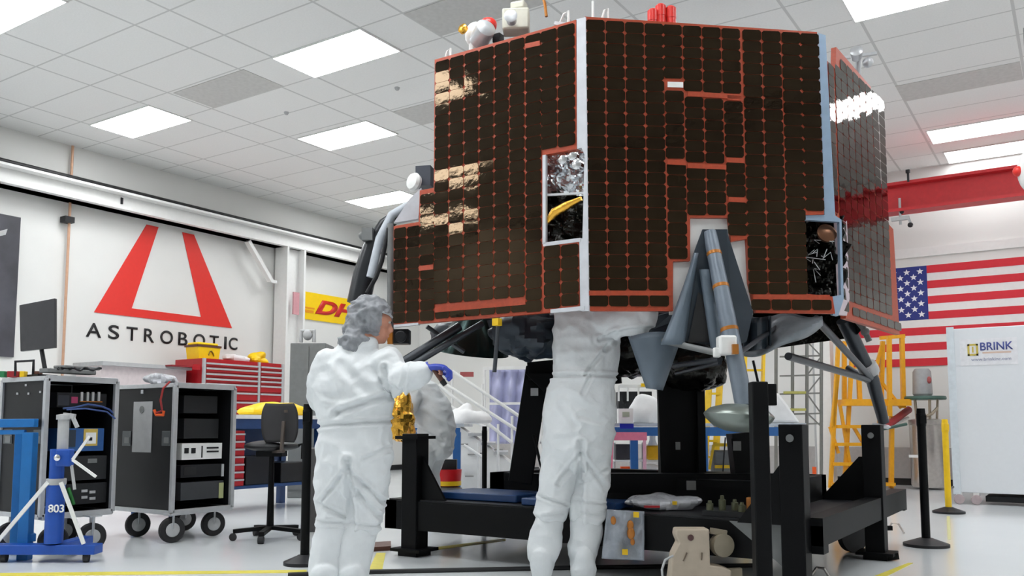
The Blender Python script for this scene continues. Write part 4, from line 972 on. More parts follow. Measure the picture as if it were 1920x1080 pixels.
def sbox(mb, x0, y0, x1, y1, Y, dep=.02, mi=0):     # front lies in the plane y = Y
    a = ony((x0+x1)/2, y0, Y); b2 = ony((x0+x1)/2, y1, Y); xa, xb = ony(x0, (y0+y1)/2, Y).x, ony(x1, (y0+y1)/2, Y).x
    return mb.bb((xa, Y, b2.z), (xb, Y+dep, a.z), mi)
X2 = -5.74
u = rbox(MB(), 341, 831, 416, 861, X2).build('rack_unit', whitep, k2, smooth=False, label='white rack unit with black sockets')
q = MB()
for x in (350, 363): q = rbox(q, x-4, 840, x+4, 850, X2+.004, .003)
q = rbox(q, 388, 838, 410, 841, X2+.004, .003); q = rbox(q, 388, 845, 410, 848, X2+.004, .003); q = rbox(q, 378, 836, 380, 858, X2+.004, .003)
q.build('sockets', blk2, u, smooth=False)
u = rbox(MB(), 339, 871, 419, 894, X2).build('rack_unit', blk2, k2, smooth=False, bevel=.004)
q = rbox(MB(), 345, 876, 368, 890, X2+.003, .003); q.build('display', ink, u, smooth=False)
rbox(MB(), 416, 870, 420, 893, X2+.01, .01).build('handle', alu, u)
u = rbox(MB(), 339, 903, 419, 936, X2).build('rack_unit', mat('graphite panel', rgb(60, 62, 66), .5), k2, smooth=False, bevel=.004)
rbox(MB(), 411, 905, 419, 934, X2+.006, .006).build('handle', mat('pale green handle', rgb(186, 192, 140), .5), u, smooth=False)
rbox(MB(), 345, 742, 408, 775, X2-.04).build('rack_unit', mat('matt black panel', rgb(28, 30, 33), .6), k2, smooth=False, bevel=.004)
rbox(MB(), 345, 785, 410, 822, X2-.05).build('rack_unit', mat('matt black panel', rgb(28, 30, 33), .6), k2, smooth=False, bevel=.004)
Y2 = 4.075
pl_ = sbox(MB(), 249, 753, 284, 848, Y2, .004).build('side_plate', greyl, k2, smooth=False)
c = ony(266, 768, Y2-.002); MB().lathe(c, [(.0, 0), (.028, 0), (.028, .003), (.0, .004)], axis=V(0, -1, 0)).build('emblem', grey_m, pl_)
for x in (237, 311): 
    h_ = sbox(MB(), x-8, 808, x+8, 836, Y2-.002, .006).build('recessed_handle', mat('dull zinc', rgb(92, 96, 98), .4, .5), k2, smooth=False, bevel=.003)
    sbox(MB(), x-4, 820, x+5, 831, Y2-.006, .006)  .build('grip', grey_m, h_, smooth=False)
sbox(MB(), 264, 731, 268, 738, Y2-.002).build('rivet', alu, k2)
MB().tube([W(318, 716, 6.45), W(306, 728, 6.38), W(301, 750, 6.4), W(304, 770, 6.42), W(292, 775, 6.45)], .008).build('red_cable', mat('red cable', rgb(150, 40, 40), .5), k2)
MB().tube([W(289, 768, 6.45), W(293, 778, 6.45), W(306, 778, 6.42), W(307, 770, 6.42)], .011).build('orange_hook', org, k2)
X1 = -5.93
u = rbox(MB(), 107, 737, 200, 764, X1).build('rack_unit', blk2, k1, smooth=False, bevel=.004)
rbox(MB(), 134, 744, 146, 756, X1+.004, .004).build('pink_button', mat('pink button', rgb(170, 60, 100), .5), u, smooth=False)
rbox(MB(), 109, 741, 130, 760, X1+.003, .003).build('display', mat('dim display', rgb(48, 50, 58), .3), u, smooth=False)
for i, x in enumerate((152, 163, 173, 184)): rbox(MB(), x, 735, x+4, 752, X1+.01, .012).build('toggle_switch', greyl, u, smooth=False)
rbox(MB(), 150, 752, 192, 754, X1+.006, .006).build('yellow_strip', kapt2, u, smooth=False)
MB().tube([onx(118, 766, X1+.01), onx(140, 764, X1+.03), onx(165, 758, X1+.05), onx(190, 762, X1+.05), onx(205, 768, X1+.05), onx(213, 776, X1+.03)], .007).tube([onx(125, 768, X1+.02), onx(160, 766, X1+.06), onx(200, 772, X1+.06), onx(216, 785, X1+.06)], .006).build('blue_cables', mat('blue cable', rgb(60, 84, 140), .5), k1)
u = rbox(MB(), 119, 803, 195, 846, X1).build('blue_instrument', mat('instrument blue', rgb(44, 88, 146), .45), k1, smooth=False, bevel=.004)
rbox(MB(), 119, 806, 142, 838, X1+.004, .004).build('screen', mat('slate screen', rgb(50, 60, 72), .3), u, smooth=False)
rbox(MB(), 157, 804, 183, 836, X1+.004, .004).build('label_plate', mat('yellow label', rgb(206, 178, 90), .5), u, smooth=False)
rbox(MB(), 161, 811, 180, 832, X1+.007, .003).build('label_face', whitep, u, smooth=False)
rbox(MB(), 167, 820, 173, 826, X1+.009, .002).build('label_mark', blk2, u, smooth=False)
u = rbox(MB(), 120, 855, 200, 900, X1).build('rack_unit', mat('matt black panel', rgb(28, 30, 33), .6), k1, smooth=False, bevel=.004)
rbox(MB(), 165, 860, 182, 868, X1+.004, .004).build('display', grey_m, u, smooth=False)
u = rbox(MB(), 120, 906, 200, 945, X1).build('rack_unit', blk2, k1, smooth=False, bevel=.004)
for x, y in ((153, 918), (168, 920), (153, 930), (168, 932)): rbox(MB(), x, y, x+11, y+5, X1+.004, .004).build('button', greyl, u, smooth=False)
MB().tube([onx(128, 915, X1+.02), onx(133, 930, X1+.04), onx(138, 945, X1+.02)], .012).build('green_cable', mat('green cable', rgb(40, 120, 50), .5), k1)
Y1 = 3.205
for x in (14, 70):
    h_ = sbox(MB(), x-8, 805, x+8, 832, Y1-.002, .006).build('recessed_handle', mat('dull zinc', rgb(92, 96, 98), .4, .5), k1, smooth=False, bevel=.003)
    sbox(MB(), x-5, 818, x+5, 830, Y1-.006, .006)  .build('grip', grey_m, h_, smooth=False)
for x, y in ((32, 738), (53, 738), (75, 735), (48, 722)): sbox(MB(), x-1.5, y-2, x+1.5, y+2, Y1-.002, .004).build('rivet', alu, k1)
# things on top of the cases
zc1 = W(88, 709, 5.92).z+.016
t = thing('monitor', W(80, 690, 6.15), 'dark flat monitor raised on a thin stand over the left case', 'monitor'); t.location.z = zc1
a, b2, c_, e_ = W(36, 572, 6.2), W(103, 559, 6.05), W(103, 652, 6.05), W(38, 659, 6.2)
MB().prism([a, b2, c_, e_], F*.03).build('screen', screen, t, smooth=False, bevel=.004)
MB().tube([W(78, 655, 6.15), W(84, 690, 6.12)], .015).box(V(t.location.x, t.location.y, zc1+.01), (.14, .14, .02)).build('stand', blk2, t)
t = thing('keyboard_tray', W(120, 694, 6.05), 'grey laptop and coiled cables lying on top of the left case', 'laptop'); t.location.z = zc1
MB().box(W(128, 697, 6.12), (.1, .36, .03), 0).box(W(145, 690, 6.2), (.12, .3, .02), .2).build('laptop', grey_m, t, bevel=.006)
q = MB().tube([W(95+i*5, 692+2.5*math.sin(i*1.3), 6.05+.05*math.cos(i)) for i in range(20)], .008); q.build('cables', blk2, t)
t = thing('wire_frame', W(45, 690, 6.1), 'small black wire frame on top of the left case', 'frame'); t.location.z = zc1
MB().tube([W(29, 705, 6.1), W(29, 678, 6.1), W(63, 676, 6.1), W(62, 705, 6.1)], .01).build('frame', blk2, t)
for i, (x0, x1, m, l) in enumerate([(0, 13, mat('green plastic', rgb(30, 120, 70), .5), 'small green item at the left edge on the case top'), (14, 38, mat('dark red plastic', rgb(150, 24, 34), .5), 'small dark red item beside the green one on the case top'), (39, 50, yel, 'small yellow item beside the dark red one on the case top'), (66, 78, brown, 'small brown item on the case top under the monitor')]):
    p = W((x0+x1)/2, 700, 6.12); w_ = (x1-x0)*6.1/FPX
    tag(MB().box(V(p.x, p.y, zc1+.022), (w_*.8, .05, .044), YAW).build('small_box', m, bevel=.004), l, 'box')
t = thing('clear_bag', W(300, 712, 6.6), 'crumpled clear plastic on top of the right case', 'bag'); t.location.z = W(334, 722, 6.53).z+.016
p = W(300, 712, 6.75); p.z = t.location.z+.035; mb = MB().ball(p, (.15, .1, .04), seg=26, rings=14)
for v in mb.v: v += (v-p)*.7*noise.noise(v*13); v.z = max(v.z, t.location.z)
mb.build('film', bag_w, t, angle=12)
# blue work frame at the far left
t = thing('blue_work_frame', W(30, 1040, 5.72), 'bright blue steel frame bench cut by the left edge', 'bench'); t.location.z = 0
q = MB(); d_ = 5.72
q.bar(W(-120, 795, d_), W(68, 793, d_), .05, .055).build('top_rail', bluec, t, bevel=.004)
MB().bar(W(-120, 812, d_), W(48, 810, d_), .03, .03).build('lower_rail', bluec, t, bevel=.004)
for x, dd in ((53, d_), (-60, d_), (38, d_+.35)):
    p = W(x, 900, dd); MB().box(V(p.x, p.y, .41), (.07, .07, .82), YAW).build('leg', bluec, t, bevel=.004)
p, p2 = W(60, 1000, d_), W(42, 1000, d_+.35)
MB().bar(V(p.x, p.y, .14), V(p2.x, p2.y, .14), .05).bar(W(64, 793, d_), W(48, 793, d_+.4), .05, .055).build('side_rail', bluec, t, bevel=.004)
# blue material lift
dl = 5.62
t = thing('material_lift', W(102, 1020, dl), 'royal blue crank lift with grey mast and white braces at lower left', 'lift'); t.location.z = 0
p = W(101, 1000, dl); px_ = V(p.x, p.y, 0)
zt_ = W(101, 842, dl).z
MB().lathe(px_, [(.056, .12), (.056, zt_-.2), (.044, zt_-.19), (.044, zt_), (.03, zt_)], n=20).build('outer_mast', blue_m, t)
zg = W(112, 778, dl).z
MB().lathe(px_+R*.03, [(.034, zt_-.02), (.034, zg-.03), (.045, zg-.03), (.045, zg), (.02, zg+.005)], n=18).build('inner_mast', greyl, t)
MB().bar(px_+R*.03+Z*zg, px_+R*.1+Z*(zg-.01), .03).bar(px_+R*.09+Z*(zg-.02), px_+R*.12+Z*(zg-.08), .02).build('top_fork', greyl, t)
z1 = W(0, 1028, dl).z
MB().bar(W(-60, 1029, dl+.02), W(185, 1029, dl+.02), .12, .06).bar(V(px_.x, px_.y, z1), V(px_.x, px_.y, z1)+F*.45, .08, .05).build('base', blue_m, t, bevel=.005)
z_ = W(101, 903, dl).z
MB().lathe(px_, [(.058, z_-.02), (.06, z_-.01), (.06, z_+.015), (.058, z_+.02)], n=20).build('collar', greyl, t)
for a, b2 in (((90, 904), (-10, 1022)), ((114, 904), (157, 1020))):
    MB().bar(W(*a, dl-.06), W(*b2, dl-.04), .024, .01, up=F).build('brace', whitep, t)
MB().bar(W(168, 818, dl-.1), W(136, 862, dl-.12), .016).bar(W(136, 862, dl-.12), W(180, 894, dl-.1), .016).build('crank_handle', whitep, t)
MB().bar(W(134, 872, dl-.05), W(140, 918, dl-.05), .014).build('link_rod', greyl, t)
MB().box(W(122, 858, dl-.05), (.09, .07, .11), YAW).build('winch', blue_m, t, bevel=.01)
MB().lathe(W(110, 858, dl-.09), [(.0, 0), (.02, 0), (.02, .02), (.0, .03)], axis=-F).build('winch_knob', chrome, t)
Mlift = Matrix.Translation(W(90, 961, dl-.06)) @ Matrix((( R.x, 0, -F.x, 0), (R.y, 0, -F.y, 0), (0, 1, 0, 0), (0, 0, 0, 1)))
text_mesh('marking', '803', Mlift, .05, .1, whitep, t, .003, offset=.02)
for x in (162, 8):
    p = W(x, 1040, dl); MB().lathe(V(p.x, p.y, .035)-R*.015, [(.0, 0), (.035, 0), (.035, .03), (0, .03)], axis=R+F*.2).bar(V(p.x, p.y, .04), V(p.x, p.y, z1), .03).build('caster_wheel', rubber, t)
# shelf, red tool chests, bench, chair along the left wall
zs = onx(240, 680, -10.7).z
t = thing('long_counter', V(-11.0, 8.0, 0), 'long pale grey counter under the ASTROBOTIC sign with pinkish front', 'counter')
MB().bb((-11.4, 6.55, zs-.05), (-10.7, onx(379, 700, -10.55).y-.06, zs)).build('top', greyl, t, smooth=False)
MB().bb((-11.4, 6.6, .0), (-10.8, onx(379, 700, -10.55).y-.08, zs-.05)).build('front', mat('pale pink panel', rgb(224, 212, 213), .5), t, smooth=False)
Xc = -10.55
t = thing('tool_chest', V(-10.9, 9.7, 0), 'wide red tool chest of many shallow drawers against the left wall', 'tool chest')
ya, yb = onx(381, 700, Xc).y, onx(528, 700, Xc).y; ztc = onx(455, 677, Xc).z
MB().bb((-11.2, ya, .85), (Xc, yb, ztc)).build('cabinet', red_m, t, smooth=False); MB().bb((-11.15, ya+.02, 0), (Xc-.05, yb-.02, .85)).build('base', greyl, t, smooth=False)
rows = [683, 692, 702, 711, 720, 735, 752, 768, 790]
for (xa, xb2) in ((384, 481), (487, 526)):
    for r0, r1 in zip(rows[:-1], rows[1:]):
        z0, z1_ = onx(455, r1, Xc).z+.012, onx(455, r0, Xc).z-.012; y0_, y1_ = onx(xa, 720, Xc).y, onx(xb2, 720, Xc).y
        dr = MB().bb((Xc, y0_, z0), (Xc+.02, y1_, z1_)).build('drawer', red_m, t, smooth=False)
        MB().bb((Xc+.02, y0_, z1_-.025), (Xc+.035, y1_, z1_)).build('handle', alu, dr, smooth=False)
q = MB()
for x in (381, 484, 528): y_ = onx(x, 720, Xc).y; q.bb((Xc-.01, y_-.02, 1.0), (Xc+.025, y_+.02, ztc))
q.build('edge_trim', alu, t, smooth=False)
t = thing('tool_chest', V(-10.6, 8.9, 0), 'small dark red tool chest unit left of the wide red one', 'tool chest')
ya2, yb2 = onx(322, 700, Xc).y, onx(378, 700, Xc).y; MB().bb((-11.1, ya2, zs+.002), (Xc, yb2-.02, onx(350, 688, Xc).z)).build('cabinet', mat('dark red enamel', rgb(140, 28, 38), .35), t, smooth=False)
MB().bb((Xc, onx(360, 700, Xc).y, zs+.03), (Xc+.01, yb2-.03, onx(350, 692, Xc).z)).build('door', red_m, t, smooth=False)
def onchest(x0, x1, y0, m, nm, lab, cat, ball=False):
    y_a, y_b = onx(x0, 670, -10.8).y, onx(x1, 670, -10.8).y; zz = onx(x0, y0, -10.8).z
    t = thing(nm, V(-10.85, (y_a+y_b)/2, ztc), lab, cat)
    return t, y_a, y_b, zz
t, y_a, y_b, zz = onchest(362, 405, 641, yel2, 'yellow_bin', 'yellow lidded bin standing on the red tool chest under the lettering', 'bin')
MB().prism([V(-10.7, y_a+.03, ztc), V(-10.7, y_b-.03, ztc), V(-10.7, y_b, zz-.05), V(-10.7, y_a, zz-.05)], (-.28, 0, 0)).build('body', yel2, t, smooth=False)
MB().bb((-11.0, y_a-.01, zz-.07), (-10.69, y_b+.01, zz-.04)).build('rim', brown, t, smooth=False); MB().bb((-10.98, y_a+.02, zz-.04), (-10.72, y_b-.02, zz)).build('lid', yel2, t, bevel=.02)
MB().tube([(-10.69, (y_a+y_b)/2+.03+.05*math.sin(i*.9), ztc+.09+.04*math.cos(i*1.7)) for i in range(7)], .008).build('mark', mat('olive print', rgb(120, 100, 20), .5), t)
t, y_a, y_b, zz = onchest(475, 506, 657, yel2, 'yellow_cloth', 'crumpled yellow item on the right end of the red tool chest', 'cloth')
c = V(-10.85, (y_a+y_b)/2, ztc+.08); mb = MB().ball(c, (.13, .13, .1), seg=22, rings=14)
for v in mb.v: v += (v-c)*.9*noise.noise(v*9); v.z = max(v.z, ztc)
mb.build('cloth', yel2, t)
t, y_a, y_b, zz = onchest(425, 470, 657, whitep, 'white_bag', 'low white bag on the red tool chest between the yellow items', 'bag')
c = V(-10.85, (y_a+y_b)/2, ztc+.05); mb = MB().ball(c, (.12, .22, .07), seg=22, rings=14)
for v in mb.v: v += (v-c)*.6*noise.noise(v*9); v.z = max(v.z, ztc)
mb.build('bag', cloth_w, t)
# blue workbench with white top
Xb = -7.0; yb0, yb1 = 5.0, 6.95; zb = onx(520, 782, Xb).z
t = thing('workbench', V(Xb-.35, 6, 0), 'navy blue workbench with white top behind the black chair', 'workbench')
MB().bb((Xb-.7, yb0, zb-.02), (Xb, yb1, zb+.02)).build('worktop', whitep, t, smooth=False)
MB().bb((Xb-.68, yb0+.02, zb-.12), (Xb-.02, yb1-.02, zb-.02)).build('apron', blued, t, smooth=False)
for x in (Xb-.05, Xb-.63):
    for y in (yb0+.08, yb1-.08): MB().box((x, y, (zb-.1)/2), (.07, .07, zb-.1)).build('leg', blued, t, smooth=False)
zl = onx(520, 907, Xb).z
MB().bb((Xb-.66, yb0+.05, zl-.03), (Xb-.02, yb1-.05, zl)).build('shelf', blued, t, smooth=False)
MB().bb((Xb-.66, yb0+.05, zl), (Xb-.62, yb1-.05, zb-.1)).build('back_panel', blued, t, smooth=False)
t = thing('drawer_unit', V(Xb-.3, 5.6, zl), 'small red drawer unit with silver pulls under the navy workbench', 'drawer unit')
y_a, y_b = onx(428, 870, Xb).y, onx(461, 870, Xb).y
MB().bb((Xb-.5, y_a, zl), (Xb-.03, y_b, zb-.14)).build('cabinet', red_m, t, smooth=False)
n_ = 7
for i in range(n_):
    z0 = zl+(zb-.16-zl)*i/n_; z1_ = zl+(zb-.16-zl)*(i+1)/n_
    dr = MB().bb((Xb-.03, y_a+.01, z0+.008), (Xb-.015, y_b-.01, z1_-.004)).build('drawer', red_m, t, smooth=False)
    MB().bb((Xb-.015, y_a+.01, z1_-.022), (Xb-.005, y_b-.01, z1_-.006)).build('handle', alu, dr, smooth=False)
for k, (x0, x1, y0) in enumerate([(466, 512, 856), (532, 585, 868)]):
    q = MB(); y_a, y_b = onx(x0, 880, Xb).y, onx(x1, 880, Xb).y
    tag(q.bb((Xb-.45, y_a, zl), (Xb-.04, y_b, onx(x0, y0, Xb).z)).build('computer_case', mat('glossy black box', rgb(14, 14, 17), .3), bevel=.008), ['black computer box under the workbench left of the chair post', 'black computer box under the workbench right of the chair post'][k], 'computer', 'black boxes under the bench')
t = thing('yellow_sheet', V(Xb-.3, 6.3, zb+.02), 'bright yellow bag draped on the white bench top behind the chair', 'bag')
c = V(Xb-.3, onx(516, 770, Xb-.3).y, zb+.07); mb = MB().ball(c, (.2, .42, .1), seg=30, rings=16)
for v in mb.v: v += (v-c)*.3*noise.noise(v*6); v.z = max(v.z, zb+.021)
mb.build('bag', yel2, t)
t = thing('grey_locker', V(-9, 9, 0), 'tall grey steel cabinet between the white column and the left worker', 'cabinet')
pa = [W(543, 700, 10.6), W(610, 700, 10.6)]; zc_ = W(560, 643, 10.6).z
pa = [V(p.x, p.y, 0) for p in pa]; t.location = (pa[0]+pa[1])/2
MB().prism([pa[0], pa[1], pa[1]+F*.5, pa[0]+F*.5], (0, 0, zc_)).build('body', grey_m, t, smooth=False, bevel=.01)
MB().prism([pa[0]+R*.02-F*.015+Z*.1, pa[0]+R*.23-F*.015+Z*.1, pa[0]+R*.23-F*.015+Z*(zc_-.05), pa[0]+R*.02-F*.015+Z*(zc_-.05)], F*.015).build('door', grey_m, t, smooth=False)
t = thing('desk_lamp', V(*W(577, 642, 10.8)), 'small grey lamp head standing on the tall grey cabinet', 'lamp'); t.location.z = zc_
p = W(577, 628, 10.8); MB().tube([p-R*.08+Z*-.09, p-R*.08+Z*.05, p+R*.08+Z*.05, p+R*.08-Z*.09], .025).ball(p-Z*.0, (.06, .06, .07)).build('lamp_head', greyl, t)
# waste bin dark
p = W(592, 985, 7.2); p.z = 0
tag(MB().prism([p-R*.09, p+R*.05, p+R*.05+F*.2, p-R*.09+F*.2], (0, 0, .68)).build('bin', mat('dark grey bin', rgb(84, 82, 82), .5), bevel=.01), 'dark grey tall bin behind the left barrier post', 'bin')
# chair
dc = 6.75
pc = W(506, 1003, dc); pc.z = 0
t = thing('task_chair', pc, 'black task chair on a five star base in front of the navy workbench', 'chair')
seatz = W(510, 836, dc).z
MB().ball(pc+Z*seatz, (.21, .2, .045), ax=(R, F, Z), seg=24, rings=12).build('seat', blk2, t)
q = MB()
def bk(u, v):
    a = (u-.5)*1.1; wd = .135*(1-.25*abs(v*2-1)**3)
    return W(525, 757+v*72, dc-.16)+R*(u-.5)*2*wd+F*(.05*(1-math.cos(a*1.6)))
cur = MB().grid(bk, 12, 12).build('backrest', mat('black chair fabric', rgb(48, 47, 49), .7), t, solid=.05)
MB().bar(W(532, 790, dc-.22), W(528, 846, dc-.2), .04, .02).bar(W(528, 846, dc-.2), pc+Z*(seatz-.05), .05, .02).box(W(536, 771, dc-.2), (.03, .01, .02)).build('back_bracket', mat('worn dark bracket', rgb(84, 74, 68), .5), t)
MB().tube([pc+Z*.09, pc+Z*(seatz-.06)], [.028, .018]).box(pc+Z*(seatz-.06), (.2, .16, .04), YAW).build('gas_column', black_m, t)
MB().tube([pc+R*.2+Z*(seatz+.0), pc+R*.24+Z*(seatz+.02), pc+R*.24+Z*(seatz-.1)], .015).build('lever', black_m, t)
for k in range(5):
    a = 2*math.pi*k/5+.3; e_ = pc+V(math.cos(a), math.sin(a), 0)*.27
    lg = MB().bar(pc+Z*.09, e_+Z*.07, .045, .03).build('leg', black_m, t, bevel=.004)
    MB().lathe(e_+Z*.028-V(-math.sin(a), math.cos(a), 0)*.02, [(.0, 0), (.028, 0), (.028, .04), (.0, .04)], axis=V(-math.sin(a), math.cos(a), 0)).build('caster', rubber, lg)

# ================================================================== middle background
# white stairs with railings
t = thing('white_stairs', V(-5.5, 9.6, 0), 'white metal stair with thin sloping white handrails behind the bending worker', 'stairs')
ds = 9.6
for a, b2 in [((848, 696), (985, 788)), ((835, 720), (978, 812)), ((822, 722), (960, 830)), ((800, 735), (915, 805)), ((870, 835), (912, 862))]:
    MB().tube([W(*a, ds), W(*b2, ds-.1)], .018, 8).build('handrail', whitep, t)
for x, y0, y1 in [(848, 696, 760), (905, 720, 790), (897, 830, 912), (934, 795, 872), (960, 780, 905), (985, 788, 905)]:
    MB().tube([W(x, y0, ds), W(x, y1+20, ds)], .014, 8).build('rail_post', whitep, t)
MB().prism([W(780, 742, ds+.3), W(960, 870, ds+.3), W(960, 960, ds+.3), W(780, 960, ds+.3)], F*.9).build('stair_body', white_m, t, smooth=False)
for i in range(7):
    p = W(795+i*24, 745+i*17.5, ds+.25); MB().box(p+F*.4, (.16, .8, .03), YAW).build('step', greyl, t, smooth=False)
for i, (x, y) in enumerate(((870, 833), (885, 852), (905, 850), (880, 893), (935, 843))):
    MB().bar(W(x-8, y, ds+.28), W(x+8, y, ds+.28), .015).build('drawer_pull', mat('mid grey pull', rgb(150, 150, 146), .5), t)
t = thing('plastic_curtain', V(*W(960, 900, 10.3)), 'pale blue plastic wrapped panel hanging on a white rack behind the slanted black post', 'curtain'); t.location.z = 0
def cur_(u, v): return W(918+u*84, 692+v*140, 10.9)+F*.04*math.sin(u*22+v*3)+F*.02*math.sin(v*17)
MB().grid(cur_, 40, 24).build('sheet', bag_purple, t, solid=.01)
MB().bar(W(905, 691, 10.8), W(1010, 689, 10.8), .04).bar(W(915, 757, 10.8), W(1000, 756, 10.8), .03).tube([W(1012, 690, 10.8), W(1014, 915, 10.8)], .02).tube([W(908, 690, 10.8), W(908, 915, 10.8)], .02).build('rack', whitep, t)
tag(MB().bar(W(863, 702, 11.0)-F*0, W(888, 702, 11.0), .05, .06).build('wall_sign', mat('dusty red', rgb(170, 84, 84), .5)), 'small dusty red tag above the white stair railings', 'sign')
MB
t = thing('white_rack', V(*W(1035, 930, 8.6)), 'white wire rack behind the right worker hip', 'rack'); t.location.z = 0
for x in (1018, 1034, 1050): MB().tube([W(x, 715, 8.6), V(W(x, 930, 8.6).x, W(x, 930, 8.6).y, 0)], .014, 8).build('upright', whitep, t)
for y in (725, 758, 790, 830, 870): MB().bar(W(1012, y, 8.6), W(1054, y, 8.6), .02).build('shelf', greyl, t)
MB().bar(W(1018, 925, 8.6), W(1050, 925, 8.6), .06).build('base', whitep, t)
# blue bench with white sacks and red bucket
def bench(x0, x1, ytop, d, lab, legs, nm='workbench', m=None):
    m = m or mat('bench blue', rgb(38, 96, 160), .4)
    p = W((x0+x1)/2, ytop, d); t = thing(nm, V(p.x, p.y, 0), lab, 'workbench')
    a, b2 = W(x0, ytop+8, d), W(x1, ytop+8, d)
    MB().prism([V(a.x, a.y, a.z), V(b2.x, b2.y, a.z), V(b2.x, b2.y, a.z)+F*.7, V(a.x, a.y, a.z)+F*.7], (0, 0, .035)).build('worktop', mat('bench top', rgb(196, 204, 212), .4), t, smooth=False)
    MB().bar(V(a.x, a.y, a.z-.05), V(b2.x, b2.y, a.z-.05), .05, .09).build('front_rail', m, t, smooth=False)
    for x in legs:
        for dd in (d, d+.62):
            q_ = W(x, ytop, dd); MB().box(V(q_.x, q_.y, (a.z-.05)/2), (.075, .075, a.z-.05), YAW).build('leg', m, t, smooth=False)
    q1, q2 = W(legs[0], ytop, d), W(legs[-1], ytop, d)
    MB().bar(V(q1.x, q1.y, .22), V(q2.x, q2.y, .22), .05).build('stretcher', m, t, smooth=False)
    return t, a.z+.035
tb, zt1 = bench(760, 863, 793, 8.6, 'small blue bench under white sacks left of the stairs', (770, 857))
def sack(x, y, d, rx, rz, lab, m=cloth_w, nm='sack', cat='sack', zmin=None, amp=.6, ry=None):
    c = W(x, y, d); zm = c.z-rz if zmin is None else zmin
    if zmin is not None: c.z = max(c.z, zmin+rz*.5)
    mb = MB().ball(c, (rx, ry or rx*.7, rz), ax=(R, F, Z), seg=30, rings=18)
    for v in mb.v: v += (v-c)*amp*noise.noise(v*7); v.z = max(v.z, zm)
    return tag(mb.build(nm, m), lab, cat)
sack(875, 786, 8.9, .2, .12, 'white sack lying on the blue bench by the stair rails', zmin=zt1)
sack(822, 792, 8.75, .08, .07, 'smaller white sack at the left end of the blue bench', zmin=zt1)
t = thing('red_bucket', V(*W(840, 911, 8.0)), 'red bucket with yellow label and black lid behind the platform', 'bucket')
t.location.z = 0
p = V(t.location.x, t.location.y, 0); zr0, zr1, zr2 = W(840, 914, 8).z, W(840, 880, 8).z, W(840, 862, 8).z
MB().lathe(p, [(.1, .32), (.115, .33), (.125, zr1)], n=28).build('bucket', mat('bright red plastic', rgb(200, 20, 30), .35), t)
MB().lathe(p, [(.13, 0), (.13, .3), (.09, .32)], n=20).build('pedestal', grey_m, t)
MB().box(p+Z*(zr1+.045), (.16, .12, .09), YAW).build('lid_box', blk2, t)
MB().lathe(p, [(.118, zr0+.02), (.1205, zr0+.02), (.1215, zr0+.06), (.118, zr0+.06)], n=28).build('yellow_label', yel, t)
# long blue bench behind the stand
tb, zt2 = bench(1108, 1512, 792, 9.0, 'long blue workbench behind the lander stand', (1188, 1318, 1475))
sack(1209, 776, 9.2, .17, .19, 'white domed cover on the long blue bench left of the central column', zmin=zt2, amp=.25)
t = thing('white_drape', V(*W(1475, 795, 9.3)), 'white cloth draped in a slope over gear on the long blue bench', 'drape'); t.location.z = zt2
pts = [W(x, y, 9.2) for x, y in ((1440, 796), (1440, 752), (1447, 732), (1462, 738), (1480, 762), (1502, 795))]
MB().prism([V(p_.x, p_.y, max(p_.z, zt2+.004)) for p_ in pts], F*.4).build('cloth', cloth_w, t, bevel=.03)
a = W(1482, 815, 8.93); MB().prism([W(1484, 797, 8.93), W(1500, 797, 8.93), W(1499, 868, 8.93), W(1486, 868, 8.93)], F*.02).build('hanging_corner', cloth_w, t)
t = thing('white_carton', V(*W(1172, 796, 8.95)), 'white carton with blue band on the long bench beside the right worker', 'carton'); t.location.z = zt2
pt = V(*W(1172, 790, 9.0)); MB().box(V(pt.x, pt.y, zt2+.075), (.15, .15, .15), YAW).build('box', whitep, t, smooth=False)
MB().box(V(pt.x, pt.y, zt2-.03)-F*.12, (.14, .02, .05), YAW).build('blue_band', mat('deep blue band', rgb(20, 40, 170), .4), t, smooth=False)
MB().box(V(pt.x, pt.y, zt2+.09)-F*.078, (.07, .003, .05), YAW).build('print', mat('pale green print', rgb(170, 180, 160), .5), t, smooth=False)
t = thing('instrument_rack', V(*W(1185, 770, 9.8)), 'black instrument with white frame behind the carton', 'instrument'); t.location.z = zt2
MB().box(V(W(1188, 745, 9.55).x, W(1188, 745, 9.55).y, (zt2+W(1188, 735, 9.55).z)/2), (.36, .25, W(1188, 735, 9.55).z-zt2), YAW).build('body', mat('matt black panel', rgb(28, 30, 33), .6), t, smooth=False)
q = MB().bar(W(1160, 724, 9.4), W(1214, 724, 9.4), .03)
for x in (1160, 1177, 1197): q.bar(W(x, 724, 9.4), W(x, 752, 9.4), .018)
q.build('frame', whitep, t)
MB().box(W(1208, 722, 9.38), (.07, .03, .035), YAW).box(W(1222, 755, 9.35), (.13, .05, .06), YAW).build('yellow_case', yel, t)
t = thing('pink_stool', V(*W(1150, 930, 8.7)), 'pink plastic frame stool beside the right worker legs', 'stool'); t.location.z = 0
MB().bar(W(1146, 770, 8.7), W(1138, 950, 8.7), .07, .05, up=F).build('leg', pink, t); MB().bar(W(1140, 818, 8.7), W(1212, 818, 8.7), .07, .08).build('top', pink, t); MB().bar(W(1208, 818, 8.8), W(1210, 950, 8.8), .03).build('leg', mat('light pink rail', rgb(220, 170, 190), .5), t)
def onshelf(x, y, m, nm, lab, cat, size, d=9.2):
    p = W(x, y, d); return tag(MB().box(p, size, YAW).build(nm, m, bevel=.006), lab, cat)
t = thing('storage_shelf', V(*W(1180, 900, 9.4)), 'white wire shelf under the long blue bench', 'shelf'); t.location.z = 0
MB().bar(W(1150, 863, 9.35), W(1245, 863, 9.35), .25, .02).bar(W(1150, 890, 9.35), W(1245, 890, 9.35), .25, .02).build('shelf', white_m, t)
